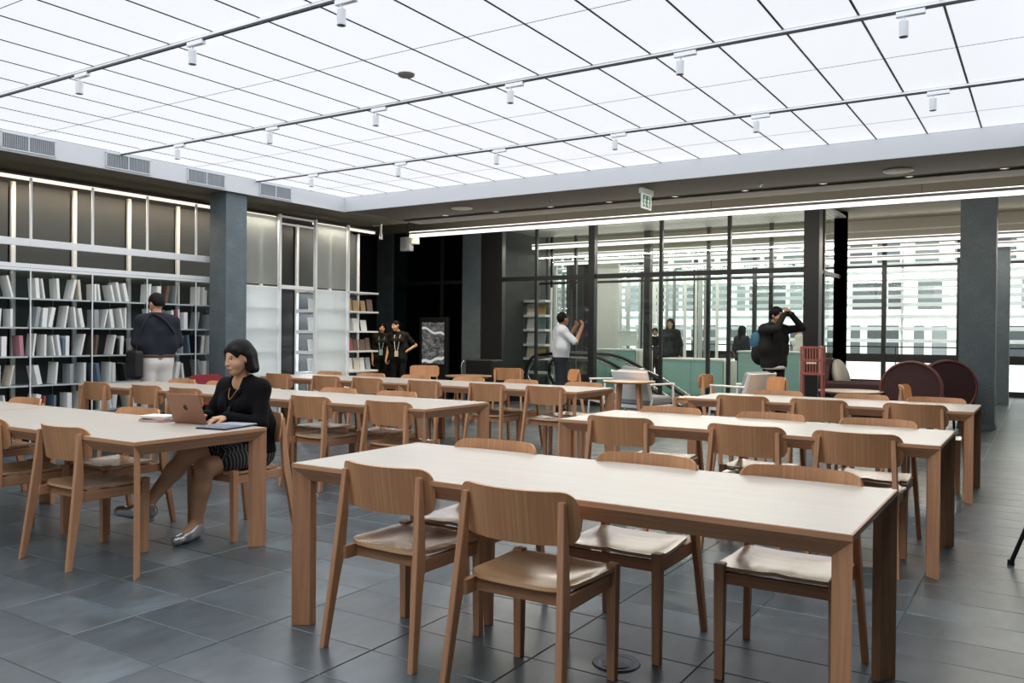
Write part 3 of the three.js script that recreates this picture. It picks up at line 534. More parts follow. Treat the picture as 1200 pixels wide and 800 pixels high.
// shelf of magazines behind the glass wall
{ const r = thing('magazine_rack', 'white magazine rack behind the glass wall beside the grey column', 'rack', [-9.35, 0, -15.75]);
  for (const s of [-1, 1]) obj('upright', [rbox(0.03, 2.35, 0.05, s * 0.29, 1.175, 0, 0.004)], M.whiteMetal, r);
  [0.5, 0.8, 1.1, 1.42, 1.73, 2.05].forEach((y) => obj('shelf', [rbox(0.56, 0.05, 0.28, 0, y, 0.1, 0.004)], M.whiteMetal, r));
  [0.8, 1.1, 1.42, 1.73].forEach((y, i) => [-0.14, 0.13].forEach((x, j) => { const b = tag(obj('magazine', [rbox(0.2, 0.24, 0.012, 0, 0.12, 0, 0.002)], bookMat[[['cream', 'ochre'], ['white', 'grey'], ['white', 'teal'], ['cream', 'ochre']][i][j]]), `${['lowest', 'second', 'third', 'highest'][i]} shelf magazine in the glass wall rack, ${j ? 'right of' : 'beside'} ${j ? 'its neighbour' : 'the black panel'}`, 'magazine'); b.position.set(-9.35 + x, y + 0.026, -15.6); b.rotation.x = -0.2; })); }
// ---------------------------------------------------------------- downlights, detectors, exit sign
{ let d0; const lens = glow(0xfff3df, 1.1);
  [[-8.07, -10.63], [-7.15, -10.7], [-6.17, -10.68], [-5.23, -10.7], [-4.25, -10.71], [-3.3, -10.72], [-2.33, -10.7], [-1.37, -10.72], [-0.41, -10.72]].forEach(([x, z], i) => {
    const label = `small round downlight at the brown soffit edge, ${['first', 'second', 'third', 'fourth', 'fifth', 'sixth', 'seventh', 'eighth', 'ninth'][i]} from the shelving end`, group = 'downlights along the brown soffit';
    if (d0) { dup(d0, [x, 3.212, z], 0, label, group); }
    else { d0 = thing('downlight', label, 'downlight', [x, 3.212, z], 0, group); obj('rim', [lathe([[0.03, -0.002], [0.034, -0.006], [0.046, -0.006], [0.05, 0], [0.05, 0.003], [0.03, 0.003]], 24)], M.whiteMetal, d0); obj('lens', [cyl(0.031, 0.031, 0.004, 0, -0.001, 0, 20)], lens, d0); }
    const s = new THREE.SpotLight(0xffe2b8, 7, 0, 0.95, 0.9); s.position.set(x, 3.2, z); s.target.position.set(x, 0, z + 0.001); s.castShadow = true; scene.add(s, s.target);
  });
  [[-10.9, -11.9, 'before the two women with lanyards'], [-10.1, -12.6, 'before the framed display']].forEach(([x, z, w]) => { dup(d0, [x, 3.618, z], 0, 'small round downlight in the high dark ceiling ' + w); const q = new THREE.SpotLight(0xffe2b8, 16, 0, 0.8, 0.9); q.position.set(x, 3.605, z); q.target.position.set(x, 0, z + 0.001); q.castShadow = true; scene.add(q, q.target); });
  for (const [x, z, w] of [[-7.4, -10.15, 'near the grey column'], [-1.43, -10.3, 'near the large dark column']]) { const p = thing('ceiling_speaker', 'large white round ceiling speaker in the brown soffit ' + w, 'speaker', [x, 3.212, z]); obj('grille', [lathe([[0, -0.012], [0.1, -0.012], [0.14, -0.008], [0.14, 0.002], [0, 0.002]], 36)], std({ color: 0xd7d2c4, roughness: 0.7 }), p); obj('ring', [lathe([[0.138, -0.004], [0.15, -0.012], [0.16, -0.004], [0.16, 0.002], [0.138, 0.002]], 36)], M.white, p); }
  [[-5.9, 3.212, -10.2, 'left of the exit sign'.replace('left of', 'between the speaker and')], [-3.0, 3.212, -10.35, 'past the exit sign toward the large dark column']].forEach(([x, y, z, w]) => { const p = thing('sprinkler_head', 'tiny metal sprinkler head ' + w, 'sprinkler', [x, y, z]); obj('escutcheon', [lathe([[0, -0.004], [0.02, -0.004], [0.028, 0.002], [0, 0.002]], 16)], M.chrome, p); obj('deflector', [cyl(0.006, 0.01, 0.03, 0, -0.018, 0, 10)], M.chrome, p); });
}
{ const e = thing('exit_sign', 'small green and white exit sign hanging from the soffit', 'sign', [-4.33, 3.04, -9.93]);
  obj('housing', [rbox(0.06, 0.07, 0.34, 0, 0.125, 0, 0.006)], M.white, e); obj('hanger', [cyl(0.006, 0.006, 0.03, 0, 0.17, 0.1, 8), cyl(0.006, 0.006, 0.03, 0, 0.17, -0.1, 8)], M.white, e);
  const cv = document.createElement('canvas'); cv.width = 256; cv.height = 160; const c = cv.getContext('2d');
  c.fillStyle = '#eef5ef'; c.fillRect(0, 0, 256, 160); c.fillStyle = '#1f6a4a'; c.fillRect(24, 14, 208, 132); c.fillStyle = '#e8fbf0'; c.strokeStyle = '#e8fbf0'; c.lineWidth = 15; c.lineCap = 'round';
  for (const ox of [0, 96]) { c.beginPath(); c.arc(88 + ox, 34, 11, 0, 7); c.fill(); c.beginPath(); c.moveTo(82 + ox, 56); c.lineTo(72 + ox, 92); c.lineTo(94 + ox, 112); c.lineTo(86 + ox, 134); c.moveTo(72 + ox, 92); c.lineTo(58 + ox, 116); c.moveTo(82 + ox, 58); c.lineTo(62 + ox, 72); c.moveTo(84 + ox, 60); c.lineTo(100 + ox, 76); c.stroke(); }
  const tx = new THREE.CanvasTexture(cv); tx.colorSpace = THREE.SRGBColorSpace;
  const pm = std({ map: tx, emissive: 0xffffff, emissiveMap: tx, emissiveIntensity: 0.35, roughness: 0.4 });
  const g = new THREE.PlaneGeometry(0.3, 0.19); g.rotateY(Math.PI / 2); g.translate(0.0085, 0, 0); obj('pictogram', g, pm, e); obj('sign_plate', [rbox(0.016, 0.2, 0.31, 0, 0, 0, 0.003)], M.white, e);
}
// notice box and camera at the end of the long lamp, lamp at the shelf end
{ const n = thing('notice_box', 'grey printed notice box hung at the end of the long lamp', 'notice', [-10.0, 2.85, -12.0]);
  const cv = document.createElement('canvas'); cv.width = 96; cv.height = 128; const c = cv.getContext('2d'); c.fillStyle = '#9a9ea0'; c.fillRect(0, 0, 96, 128); c.fillStyle = '#6d7173'; for (let i = 0; i < 9; i++) c.fillRect(14, 14 + i * 11, 40 + (i * 17) % 28, 4);
  const tx = new THREE.CanvasTexture(cv); tx.colorSpace = THREE.SRGBColorSpace; obj('box', [rbox(0.24, 0.26, 0.1, 0, 0.13, 0, 0.006)], std({ color: 0x9a9ea0, roughness: 0.6 }), n);
  const g = new THREE.PlaneGeometry(0.21, 0.23); g.translate(0, 0.13, 0.0515); obj('print', g, std({ map: tx, roughness: 0.7 }), n); obj('side_unit', [rbox(0.12, 0.14, 0.1, 0.2, 0.19, 0, 0.006)], std({ color: 0xdcdac8, roughness: 0.6 }), n); obj('rod', [cyl(0.008, 0.008, 0.5, 0, 0.51, 0, 8)], M.blackMetal, n); }
{ const n = thing('security_camera', 'small white camera under the soffit at the shelving end', 'camera', [-9.75, 3.0, -11.0]); obj('bracket', [box(0.03, 0.2, 0.03, 0, 0.12, 0), box(0.2, 0.02, 0.03, -0.08, 0.2, 0)], M.white, n); obj('lens_body', [cyl(0.03, 0.03, 0.09, 0, 0, 0, 16)], M.white, n); }
// framed monochrome display
{ const k = thing('display_stand', 'black framed upright display with a monochrome aerial picture', 'display', [-10.55, 0, -13.55]);
  obj('casing', [rbox(0.72, 1.66, 0.08, 0, 0.83, 0, 0.008)], M.blackMetal, k); obj('foot', [rbox(0.78, 0.03, 0.4, 0, 0.015, 0, 0.006)], M.blackMetal, k);
  const pic = texture(192, 288, (u, v) => { let n = 0.32 + 0.5 * (vnoise(u * 9, v * 13, 311, 9, 13) * 0.5 + vnoise(u * 24, v * 36, 312, 24, 36) * 0.5 - 0.25); if (vnoise(u * 40, v * 60, 313, 40, 60) > 0.72) n -= 0.22; const r1 = Math.abs(v - (0.86 - 0.16 * u + 0.03 * Math.sin(u * 9))), r2 = Math.abs(v - (0.05 + 0.12 * u * u + 0.02 * Math.sin(u * 12))); if (r1 < 0.028 || r2 < 0.035) n = 0.93; return [n, n, n * 0.99]; }, true, [1, 1]);
  const g = new THREE.PlaneGeometry(0.57, 0.84); g.translate(0, 1.135, 0.0415); obj('screen', g, std({ color: 0x222222, map: pic, emissive: 0xffffff, emissiveMap: pic, emissiveIntensity: 0.62, roughness: 0.4 }), k); }
{ const b = thing('equipment_case', 'black wheeled case with a silver handle beside the grey column', 'case', [-9.25, 0, -13.4]); obj('body', [rbox(0.62, 0.8, 0.4, 0.05, 0.44, 0, 0.03)], M.blackMetal, b); obj('handle', [tube([[-0.3, 0.5, 0.2], [-0.31, 0.55, 0.24], [-0.31, 0.75, 0.24], [-0.3, 0.8, 0.2]], 0.012, 16)], M.chrome, b); for (const x of [-0.2, 0.28]) obj('wheel', [cyl(0.04, 0.04, 0.03, 0, 0, 0, 14).rotateX(Math.PI / 2).translate(x, 0.04, 0.1)], M.handrail, b); }
// ---------------------------------------------------------------- things on the laptop table
{ const l = thing('laptop', 'open copper coloured laptop in front of the seated woman', 'laptop', [-4.605, 0.741, -3.395], 0.14);
  const alu = std({ color: 0x94705d, metalness: 0.85, roughness: 0.32 }), keyM = std({ color: 0x1b1a1a, roughness: 0.6 });
  obj('base', [rbox(0.28, 0.012, 0.196, 0, 0.006, -0.098, 0.004)], alu, l); obj('keyboard', [box(0.24, 0.002, 0.09, 0, 0.0125, -0.07)], keyM, l);
  const lid = obj('lid', [rbox(0.28, 0.198, 0.006, 0, 0.099, 0.003, 0.003)], alu, l); lid.position.set(0, 0.012, 0.0); lid.rotation.x = 0.36;
  obj('screen', [box(0.262, 0.17, 0.0015, 0, 0.103, -0.0012)], std({ color: 0x0c0d10, emissive: 0xbfd0e6, emissiveIntensity: 0.12, roughness: 0.2 }), lid);
  const mark = new THREE.Shape(); mark.moveTo(0, 0.0135); mark.bezierCurveTo(0.006, 0.0185, 0.0145, 0.016, 0.0155, 0.010); mark.bezierCurveTo(0.009, 0.006, 0.0105, -0.003, 0.017, -0.006); mark.bezierCurveTo(0.013, -0.018, 0.006, -0.020, 0, -0.0165); mark.bezierCurveTo(-0.006, -0.020, -0.018, -0.012, -0.0165, 0.003); mark.bezierCurveTo(-0.0155, 0.015, -0.007, 0.0185, 0, 0.0135);
  const leaf = new THREE.Shape(); leaf.moveTo(0.001, 0.0175); leaf.quadraticCurveTo(0.001, 0.025, 0.008, 0.0275); leaf.quadraticCurveTo(0.009, 0.019, 0.001, 0.0175);
  const mg = [mark, leaf].map((s) => uvm(new THREE.ExtrudeGeometry(s, { depth: 0.0006, bevelEnabled: false, curveSegments: 8 }).translate(0, 0.105, 0.006))); obj('emblem', mg, std({ color: 0x2a211d, metalness: 0.6, roughness: 0.2 }), lid);
  lid.children[1].name = 'emblem';
}
{ const s = thing('document_folder', 'flat grey folder lying on the corner of the laptop table', 'folder', [-4.28, 0.741, -3.42], 0.2);
  obj('cover', [rbox(0.22, 0.008, 0.31, 0, 0.004, 0, 0.003)], fabC(0x1c1e22), s); obj('sheet', [rbox(0.212, 0.006, 0.30, 0.002, 0.011, -0.002, 0.002)], fabC(0x9aa0aa), s); obj('flap', [rbox(0.2, 0.003, 0.14, 0.004, 0.0155, 0.07, 0.001)], fabC(0x70757e), s); }
function fabC(c) { return std({ color: c, roughness: 0.7 }); }
[['red notebook under the white one, beside the laptop', 0xb04a46, 0, 0.16, -4.93, -3.40, 0.2], ['pink notebook sandwiched on the red one, beside the laptop', 0xc27d74, 0.014, 0.15, -4.92, -3.40, 0.05], ['white notebook on top of the small stack beside the laptop', 0xe9e7e2, 0.026, 0.145, -4.92, -3.39, 0.3]].forEach(([lab, c, y, w, x, z, r], i) => {
  const b = thing('notebook', lab, 'notebook', [x, 0.7405 + y, z], r), h = i ? 0.012 : 0.014; obj('pages', [box(0.205, h - 0.004, w - 0.006, 0.001, h / 2, 0)], M.pages, b); for (const yy of [0.001, h - 0.001]) obj('cover', [box(0.21, 0.002, w, 0, yy, 0)], fabC(c), b); });
// red shell chair by the shelves, white tote beside the joined tables
{ const c = thing('shell_chair', 'red moulded shell chair beside the browsing man', 'chair', [-9.08, 0, -6.86], 1.2), red = std({ color: 0xa23a40, roughness: 0.4 });
  obj('shell_back', [uvm(sheetGeo(16, 8, roundedPlan(0.22, 0.17, 0.09), (x, v) => { const k = 1.2, l = Math.hypot(2 * k * x, 1); return [[x, 0.62 + v, 0.2 - k * x * x + 0.12 * v], [2 * k * x / l, -0.1, 1 / l]]; }, 0.012), 'y')], red, c);
  obj('shell_seat', [uvm(sheetGeo(14, 12, roundedPlan(0.22, 0.21, 0.1), (x, z) => [[x, 0.44 - 0.02 * (1 - (x / 0.22) ** 2), z], [0, 1, 0]], 0.012), 'x')], red, c);
  obj('shell_join', [rbox(0.26, 0.06, 0.02, 0, 0.455, 0.185, 0.008)], red, c);
  for (const x of [-1, 1]) for (const z of [-1, 1]) obj('leg', [bar([x * 0.2, 0, z * 0.2], [x * 0.15, 0.43, z * 0.14], 0.012)], M.whiteMetal, c); }
{ const t = thing('tote_bag', 'white and black tote bag standing on a chair seat', 'bag', [-7.7, 0.46, -5.27], 0.3); obj('bag_body', [rbox(0.15, 0.2, 0.1, 0, 0.10, 0, 0.02, 'y', 2)], M.white, t); obj('black_band', [rbox(0.153, 0.05, 0.103, 0, 0.03, 0, 0.02, 'y', 2)], M.blackMetal, t); obj('handle', [tube([[-0.04, 0.19, 0], [-0.03, 0.26, 0], [0.03, 0.26, 0], [0.04, 0.19, 0]], 0.006, 16)], M.blackMetal, t); }
// ---------------------------------------------------------------- lounge
function roundTable(x, z, h, r, label, legs = 3, pale = false) {
  const t = thing('round_table', label, 'table', [x, 0, z]); obj('tabletop', [lathe([[0, h - 0.026], [r - 0.02, h - 0.026], [r - 0.004, h - 0.012], [r, h - 0.004], [r - 0.003, h], [0, h]], 40)], pale ? M.tableTop : M.oakSeat, t);
  for (let i = 0; i < legs; i++) { const a = i / legs * 6.283 + 0.5, b = bar([Math.cos(a) * r * 0.5, h - 0.03, Math.sin(a) * r * 0.5], [Math.cos(a) * r * 0.72, 0, Math.sin(a) * r * 0.72], 0.024, 12); obj('leg', [b], M.oak, t); } return t;
}
roundTable(-4.85, -10.6, 0.70, 0.36, 'round oak table among the white lounge chairs', 4);
roundTable(-7.5, -10.5, 0.69, 0.36, 'round oak table beyond the joined tables, before the display', 4);
{ const t = roundTable(-2.25, -12.15, 0.60, 0.42, 'round pale side table in front of the maroon sofa', 1, true); t.children[1].geometry = cyl(0.03, 0.03, 0.58, 0, 0.29, 0, 16); t.children[1].material = M.chrome; obj('foot', [lathe([[0, 0], [0.2, 0], [0.2, 0.008], [0.03, 0.02], [0, 0.02]], 30)], M.chrome, t); }
placeChair(-8.85, -11.1, -2.5, 'oak chair turned outward beside the two women with lanyards');
placeChair(-7.35, -11.45, 0.35, 'oak chair seen from behind near the black wheeled case');
placeChair(-6.35, -11.5, 2.35, 'oak chair turned sideways beside the man in white shirt');
placeChair(-4.25, -11.6, Math.PI / 2, 'oak chair in profile beside the white lounge armchair');
placeChair(-3.15, -11.3, 2.3, 'oak chair turned outward in front of the backpack man');
placeChair(-1.22, -10.6, -Math.PI / 2, 'oak chair edge on in front of the maroon tub chair');
function loungeChair(x, z, turn, label) { // white frame, grey cushions; front looks to -z
  const c = thing('lounge_armchair', label, 'armchair', [x, 0, z], turn), W = 0.31;
  for (const s of [-1, 1]) {
    obj('leg', [bar([s * W, 0, -0.32], [s * W, 0.62, -0.27], 0.016)], M.whiteMetal, c); obj('leg', [bar([s * W, 0, 0.36], [s * W, 0.42, 0.22], 0.016), bar([s * W, 0.42, 0.22], [s * W, 0.82, 0.36], 0.016)], M.whiteMetal, c);
    obj('armrest', [rbox(0.045, 0.028, 0.6, s * W, 0.63, 0.0, 0.012, 'z', 2)], M.whiteMetal, c); }
  const cu = fabC(0x8b9097); obj('seat_frame', [rbox(0.6, 0.05, 0.56, 0, 0.30, -0.03, 0.01)], M.whiteMetal, c); obj('seat_cushion', [rbox(0.57, 0.12, 0.56, 0, 0.39, -0.04, 0.04, 'x', 3)], cu, c);
  const bk = obj('back_panel', [rbox(0.62, 0.44, 0.025, 0, 0.22, 0, 0.01)], M.whiteMetal, c); bk.position.set(0, 0.40, 0.235); bk.rotation.x = 0.33; obj('back_cushion', [rbox(0.54, 0.38, 0.12, 0, 0.24, -0.075, 0.045, 'x', 3)], cu, bk);
  return c;
}
loungeChair(-5.75, -12.0, 2.4, 'white lounge armchair with grey cushion nearest the white shirt man');
loungeChair(-4.95, -11.35, -0.25, 'white lounge armchair seen from behind past the round table');
loungeChair(-3.65, -11.75, 1.25, 'white lounge armchair in profile, facing the oak chair');
// red newspaper rack
{ const n = thing('newspaper_rack', 'red painted slatted newspaper rack on legs', 'rack', [-2.62, 0, -11.55], 0.1), red = std({ color: 0x94524a, roughness: 0.6 });
  for (const x of [-0.13, 0.13]) for (const z of [-0.13, 0.13]) obj('leg', [rbox(0.025, 1.2, 0.025, x, 0.6, z, 0.003)], red, n);
  for (const y of [0.84, 1.02, 1.19]) obj('rail', [box(0.28, 0.025, 0.02, 0, y, 0.13), box(0.28, 0.025, 0.02, 0, y, -0.13), box(0.02, 0.025, 0.26, 0.13, y, 0), box(0.02, 0.025, 0.26, -0.13, y, 0)], red, n);
  for (let i = 0; i < 6; i++) for (const z of [0.13, -0.13]) obj('slat', [box(0.014, 0.35, 0.012, -0.09 + i * 0.036, 1.015, z)], red, n);
  for (let i = 0; i < 5; i++) obj('slat', [box(0.012, 0.35, 0.014, 0.13, 1.015, -0.09 + i * 0.045)], red, n);
  obj('tray', [box(0.25, 0.012, 0.25, 0, 0.83, 0)], red, n); obj('label_plate', [rbox(0.13, 0.025, 0.008, 0.0, 0.985, 0.146, 0.002)], fabC(0xcfc8b8), n); }
{ const p = thing('newspaper', 'folded newspaper standing in the red rack', 'newspaper', [-2.52, 0.845, -11.57], 0.1); obj('sheets', [rbox(0.018, 0.36, 0.2, 0, 0.18, 0, 0.006), rbox(0.012, 0.34, 0.2, 0.018, 0.17, 0, 0.005)], M.pages, p); obj('headline', [box(0.001, 0.03, 0.15, 0.0255, 0.30, 0)], M.darkGap, p); }
// maroon seating
M.maroon = std({ color: 0x32161a, roughness: 0.62 }); M.maroonPipe = std({ color: 0x5e3232, roughness: 0.5 });
function tubChair(x, z, turn, label) { // a round upholstered back disc, front looks to -z
  const c = thing('tub_armchair', label, 'armchair', [x, 0, z], turn), R = 0.37;
  obj('back_shell', [uvm((() => { const g = new THREE.CylinderGeometry(R, R, 0.13, 40); g.rotateX(Math.PI / 2); g.translate(0, 0.635, 0.26); return g; })(), 'y')], M.maroon, c);
  obj('piping', [uvm(new THREE.TorusGeometry(R, 0.018, 8, 48).translate(0, 0.635, 0.325)), uvm(new THREE.TorusGeometry(R, 0.018, 8, 48).translate(0, 0.635, 0.195))], M.maroonPipe, c);
  for (const s of [-1, 1]) obj('armrest', [rbox(0.11, 0.34, 0.55, s * 0.33, 0.42, -0.04, 0.05, 'z', 3)], M.maroon, c);
  obj('seat_cushion', [rbox(0.56, 0.16, 0.56, 0, 0.38, -0.06, 0.05, 'x', 3)], M.maroon, c); obj('base', [rbox(0.62, 0.12, 0.58, 0, 0.22, -0.02, 0.03)], M.maroon, c);
  obj('pillow', [rbox(0.36, 0.3, 0.1, 0.14, 0.58, 0.12, 0.045, 'x', 3)], fabC(0xb9b7ae), c);
  for (const [a, b] of [[-0.24, -0.24], [0.24, -0.24], [-0.24, 0.24], [0.24, 0.24]]) obj('leg', [bar([a, 0, b], [a * 0.95, 0.17, b * 0.95], 0.018)], M.blackMetal, c);
  return c;
}
tubChair(-1.53, -12.55, 0.06, 'maroon round backed armchair with its back to the tables');
tubChair(-1.27, -13.55, 0.35, 'maroon round backed armchair half hidden beside the large dark column');
{ const s = thing('maroon_sofa', 'low maroon sofa with a large pale cushion beside the newspaper rack', 'sofa', [-2.38, 0, -13.1], 0);
  obj('seat', [rbox(0.95, 0.2, 0.75, 0.1, 0.36, 0, 0.05, 'x', 3)], M.maroon, s); obj('backrest', [(() => { const g = new THREE.CylinderGeometry(0.36, 0.36, 0.14, 36); g.rotateZ(Math.PI / 2); g.translate(-0.36, 0.66, 0); return uvm(g, 'y'); })()], M.maroon, s);
  for (const z of [-0.36, 0.36]) obj('armrest', [rbox(0.9, 0.16, 0.14, 0.1, 0.62, z, 0.05, 'x', 3)], M.maroon, s); obj('base', [rbox(0.9, 0.14, 0.7, 0.1, 0.2, 0, 0.02)], M.maroon, s);
  for (const x of [-0.28, 0.48]) for (const z of [-0.28, 0.28]) obj('leg', [cyl(0.02, 0.016, 0.13, x, 0.065, z, 10)], M.blackMetal, s); }
{ const p = thing('pale_cushion', 'large pale round cushion leaning on the maroon sofa back', 'cushion', [-2.56, 0.47, -13.08], 0); const m = obj('cushion', [soft(new THREE.SphereGeometry(0.27, 28, 18).scale(0.42, 1, 1))], fabC(0xb3afa6), p); m.position.y = 0.27; m.rotation.z = 0.25; }
// black legged stool at the aisle, mostly out of frame
{ const s = thing('metal_stool', 'black steel legged stool at the aisle edge', 'stool', [0.17, 0, -5.62], 0.2);
  const pts = [[-0.3, -0.18], [0.3, -0.18], [0.3, 0.3], [-0.3, 0.3]]; pts.forEach(([x, z]) => { const l = obj('leg', [bar([x, 0.01, z], [x * 0.55, 0.44, z * 0.6], 0.0125, 10)], M.handrail, s); obj('rubber_foot', [cyl(0.018, 0.02, 0.03, x, 0.015, z, 12)], M.handrail, l); });
  obj('seat', [rbox(0.44, 0.035, 0.42, 0, 0.455, 0.05, 0.015, 'x', 2)], M.handrail, s); }
// ---------------------------------------------------------------- people: smooth distance fields meshed by surface nets
const smin = (a, b, k) => { const h = Math.max(k - Math.abs(a - b), 0) / k; return Math.min(a, b) - h * h * k * 0.25; };
const cap = (a, b, ra, rb = ra, k = 0.03) => ({ t: 0, a, b, ra, rb, k });                        // tapered capsule
const ell = (c, r, k = 0.02, q = null) => ({ t: 1, c, r, k, q });                                   // ellipsoid, q turns it
const cut = (p) => ({ ...p, neg: true });
const half = (n, d) => ({ t: 2, n, d });                                                            // keeps n.p < d
function dist(p, x, y, z) {
  if (p.t === 0) {
    const bx = p.b[0] - p.a[0], by = p.b[1] - p.a[1], bzz = p.b[2] - p.a[2], ax = x - p.a[0], ay = y - p.a[1], az = z - p.a[2];
    const l2 = bx * bx + by * by + bzz * bzz || 1e-9, h = Math.max(0, Math.min(1, (ax * bx + ay * by + az * bzz) / l2));
    return Math.hypot(ax - bx * h, ay - by * h, az - bzz * h) - (p.ra + (p.rb - p.ra) * h);
  }
  if (p.t === 1) {
    let dx = x - p.c[0], dy = y - p.c[1], dz = z - p.c[2];
    if (p.q) { const v = V(dx, dy, dz).applyQuaternion(p.q); dx = v.x; dy = v.y; dz = v.z; }
    const a = dx / p.r[0], b = dy / p.r[1], c = dz / p.r[2], k0 = Math.hypot(a, b, c), k1 = Math.hypot(a / p.r[0], b / p.r[1], c / p.r[2]);
    return k1 < 1e-9 ? -Math.min(...p.r) : k0 * (k0 - 1) / k1;
  }
  return p.n[0] * x + p.n[1] * y + p.n[2] * z - p.d;
}
function boundsOf(p) { if (p.t === 0) { const r = Math.max(p.ra, p.rb); return [[0, 1, 2].map((i) => Math.min(p.a[i], p.b[i]) - r), [0, 1, 2].map((i) => Math.max(p.a[i], p.b[i]) + r)]; } const r = p.q ? Math.max(...p.r) : 0; return [[0, 1, 2].map((i) => p.c[i] - (r || p.r[i])), [0, 1, 2].map((i) => p.c[i] + (r || p.r[i]))]; }
function sculpt(prims, cell) {
  const lo = [1e9, 1e9, 1e9], hi = [-1e9, -1e9, -1e9];
  for (const p of prims) { if (p.neg || p.t === 2) continue; const [a, b] = boundsOf(p); for (let i = 0; i < 3; i++) { lo[i] = Math.min(lo[i], a[i]); hi[i] = Math.max(hi[i], b[i]); } }
  for (let i = 0; i < 3; i++) { lo[i] -= 2.5 * cell; hi[i] += 2.5 * cell; }
  const n = [0, 1, 2].map((i) => Math.ceil((hi[i] - lo[i]) / cell) + 1), F = new Float32Array(n[0] * n[1] * n[2]).fill(1), at = (i, j, k) => i + n[0] * (j + n[1] * k);
  for (const p of prims) {
    let A = [0, 0, 0], B = n.map((v) => v - 1);
    if (p.t !== 2) { const [a, b] = boundsOf(p), m = (p.k ?? 0.03) + 3 * cell; A = [0, 1, 2].map((i) => Math.max(0, Math.floor((a[i] - m - lo[i]) / cell))); B = [0, 1, 2].map((i) => Math.min(n[i] - 1, Math.ceil((b[i] + m - lo[i]) / cell))); }
    for (let k = A[2]; k <= B[2]; k++) for (let j = A[1]; j <= B[1]; j++) for (let i = A[0]; i <= B[0]; i++) {
      const d = dist(p, lo[0] + i * cell, lo[1] + j * cell, lo[2] + k * cell), q = at(i, j, k);
      F[q] = p.t === 2 ? Math.max(F[q], d) : p.neg ? -smin(-F[q], d, p.k) : smin(F[q], d, p.k);
    }
  }
  // surface nets
  const id = new Int32Array(F.length).fill(-1), P = [], N = [], I = [];
  for (let k = 0; k < n[2] - 1; k++) for (let j = 0; j < n[1] - 1; j++) for (let i = 0; i < n[0] - 1; i++) {
    let mask = 0; const v = [];
    for (let c = 0; c < 8; c++) { const f = F[at(i + (c & 1), j + ((c >> 1) & 1), k + (c >> 2))]; v.push(f); if (f < 0) mask |= 1 << c; }
    if (mask === 0 || mask === 255) continue;
    let sx = 0, sy = 0, sz = 0, m = 0;
    for (let a = 0; a < 8; a++) for (const bit of [1, 2, 4]) { if (a & bit) continue; const b = a | bit; if ((v[a] < 0) === (v[b] < 0)) continue; const t = v[a] / (v[a] - v[b]); sx += (a & 1) + (bit === 1 ? t : 0); sy += ((a >> 1) & 1) + (bit === 2 ? t : 0); sz += (a >> 2) + (bit === 4 ? t : 0); m++; }
    id[at(i, j, k)] = P.length / 3; P.push(lo[0] + (i + sx / m) * cell, lo[1] + (j + sy / m) * cell, lo[2] + (k + sz / m) * cell);
    const gx = v[1] + v[3] + v[5] + v[7] - v[0] - v[2] - v[4] - v[6], gy = v[2] + v[3] + v[6] + v[7] - v[0] - v[1] - v[4] - v[5], gz = v[4] + v[5] + v[6] + v[7] - v[0] - v[1] - v[2] - v[3], l = Math.hypot(gx, gy, gz) || 1; N.push(gx / l, gy / l, gz / l);
  }
  const quad = (a, b, c, d, f) => { if (a < 0 || b < 0 || c < 0 || d < 0) return; if (f) I.push(a, b, c, a, c, d); else I.push(a, c, b, a, d, c); };
  for (let k = 1; k < n[2] - 1; k++) for (let j = 1; j < n[1] - 1; j++) for (let i = 1; i < n[0] - 1; i++) {
    const f = F[at(i, j, k)] < 0;
    if (f !== F[at(i + 1, j, k)] < 0) quad(id[at(i, j - 1, k - 1)], id[at(i, j, k - 1)], id[at(i, j, k)], id[at(i, j - 1, k)], f);
    if (f !== F[at(i, j + 1, k)] < 0) quad(id[at(i - 1, j, k - 1)], id[at(i - 1, j, k)], id[at(i, j, k)], id[at(i, j, k - 1)], f);
    if (f !== F[at(i, j, k + 1)] < 0) quad(id[at(i - 1, j - 1, k)], id[at(i, j - 1, k)], id[at(i, j, k)], id[at(i - 1, j, k)], f);
  }
  const g = new THREE.BufferGeometry(); g.setAttribute('position', new THREE.Float32BufferAttribute(P, 3)); g.setAttribute('normal', new THREE.Float32BufferAttribute(N, 3)); g.setIndex(I); return g;
}

// --- head, in its own frame: eyes at the origin's height, face to +z, 0.225 tall
const HEAD = [ell([0, 0.022, -0.014], [0.074, 0.090, 0.092], 0.02), ell([0, -0.03, 0.022], [0.059, 0.080, 0.068], 0.03), ell([0, -0.092, 0.054], [0.030, 0.024, 0.029], 0.035), ell([0.034, -0.04, 0.052], [0.026, 0.026, 0.026], 0.02), ell([-0.034, -0.04, 0.052], [0.026, 0.026, 0.026], 0.02),
  cut(ell([0.031, 0.002, 0.090], [0.018, 0.011, 0.017], 0.012)), cut(ell([-0.031, 0.002, 0.090], [0.018, 0.011, 0.017], 0.012)), cap([0, 0.006, 0.088], [0, -0.03, 0.101], 0.007, 0.011, 0.012), ell([0.009, -0.033, 0.094], [0.008, 0.007, 0.009], 0.006), ell([-0.009, -0.033, 0.094], [0.008, 0.007, 0.009], 0.006),
  ell([0, -0.062, 0.088], [0.022, 0.010, 0.010], 0.012), ell([0.076, -0.012, -0.008], [0.011, 0.030, 0.018], 0.008), ell([-0.076, -0.012, -0.008], [0.011, 0.030, 0.018], 0.008)];
function headGeo(cell) { return sculpt(HEAD, cell); }
const headFar = headGeo(0.006); let headNear = null;
const skinM = (c) => std({ color: c, roughness: 0.55 });
const hairM = phys({ color: 0x070605, roughness: 0.6, specularIntensity: 0.45 });
const dark = std({ color: 0x120d0b, roughness: 0.3 }), lipM = std({ color: 0xa5544c, roughness: 0.45 }), eyeW = std({ color: 0xdedad4, roughness: 0.25 });
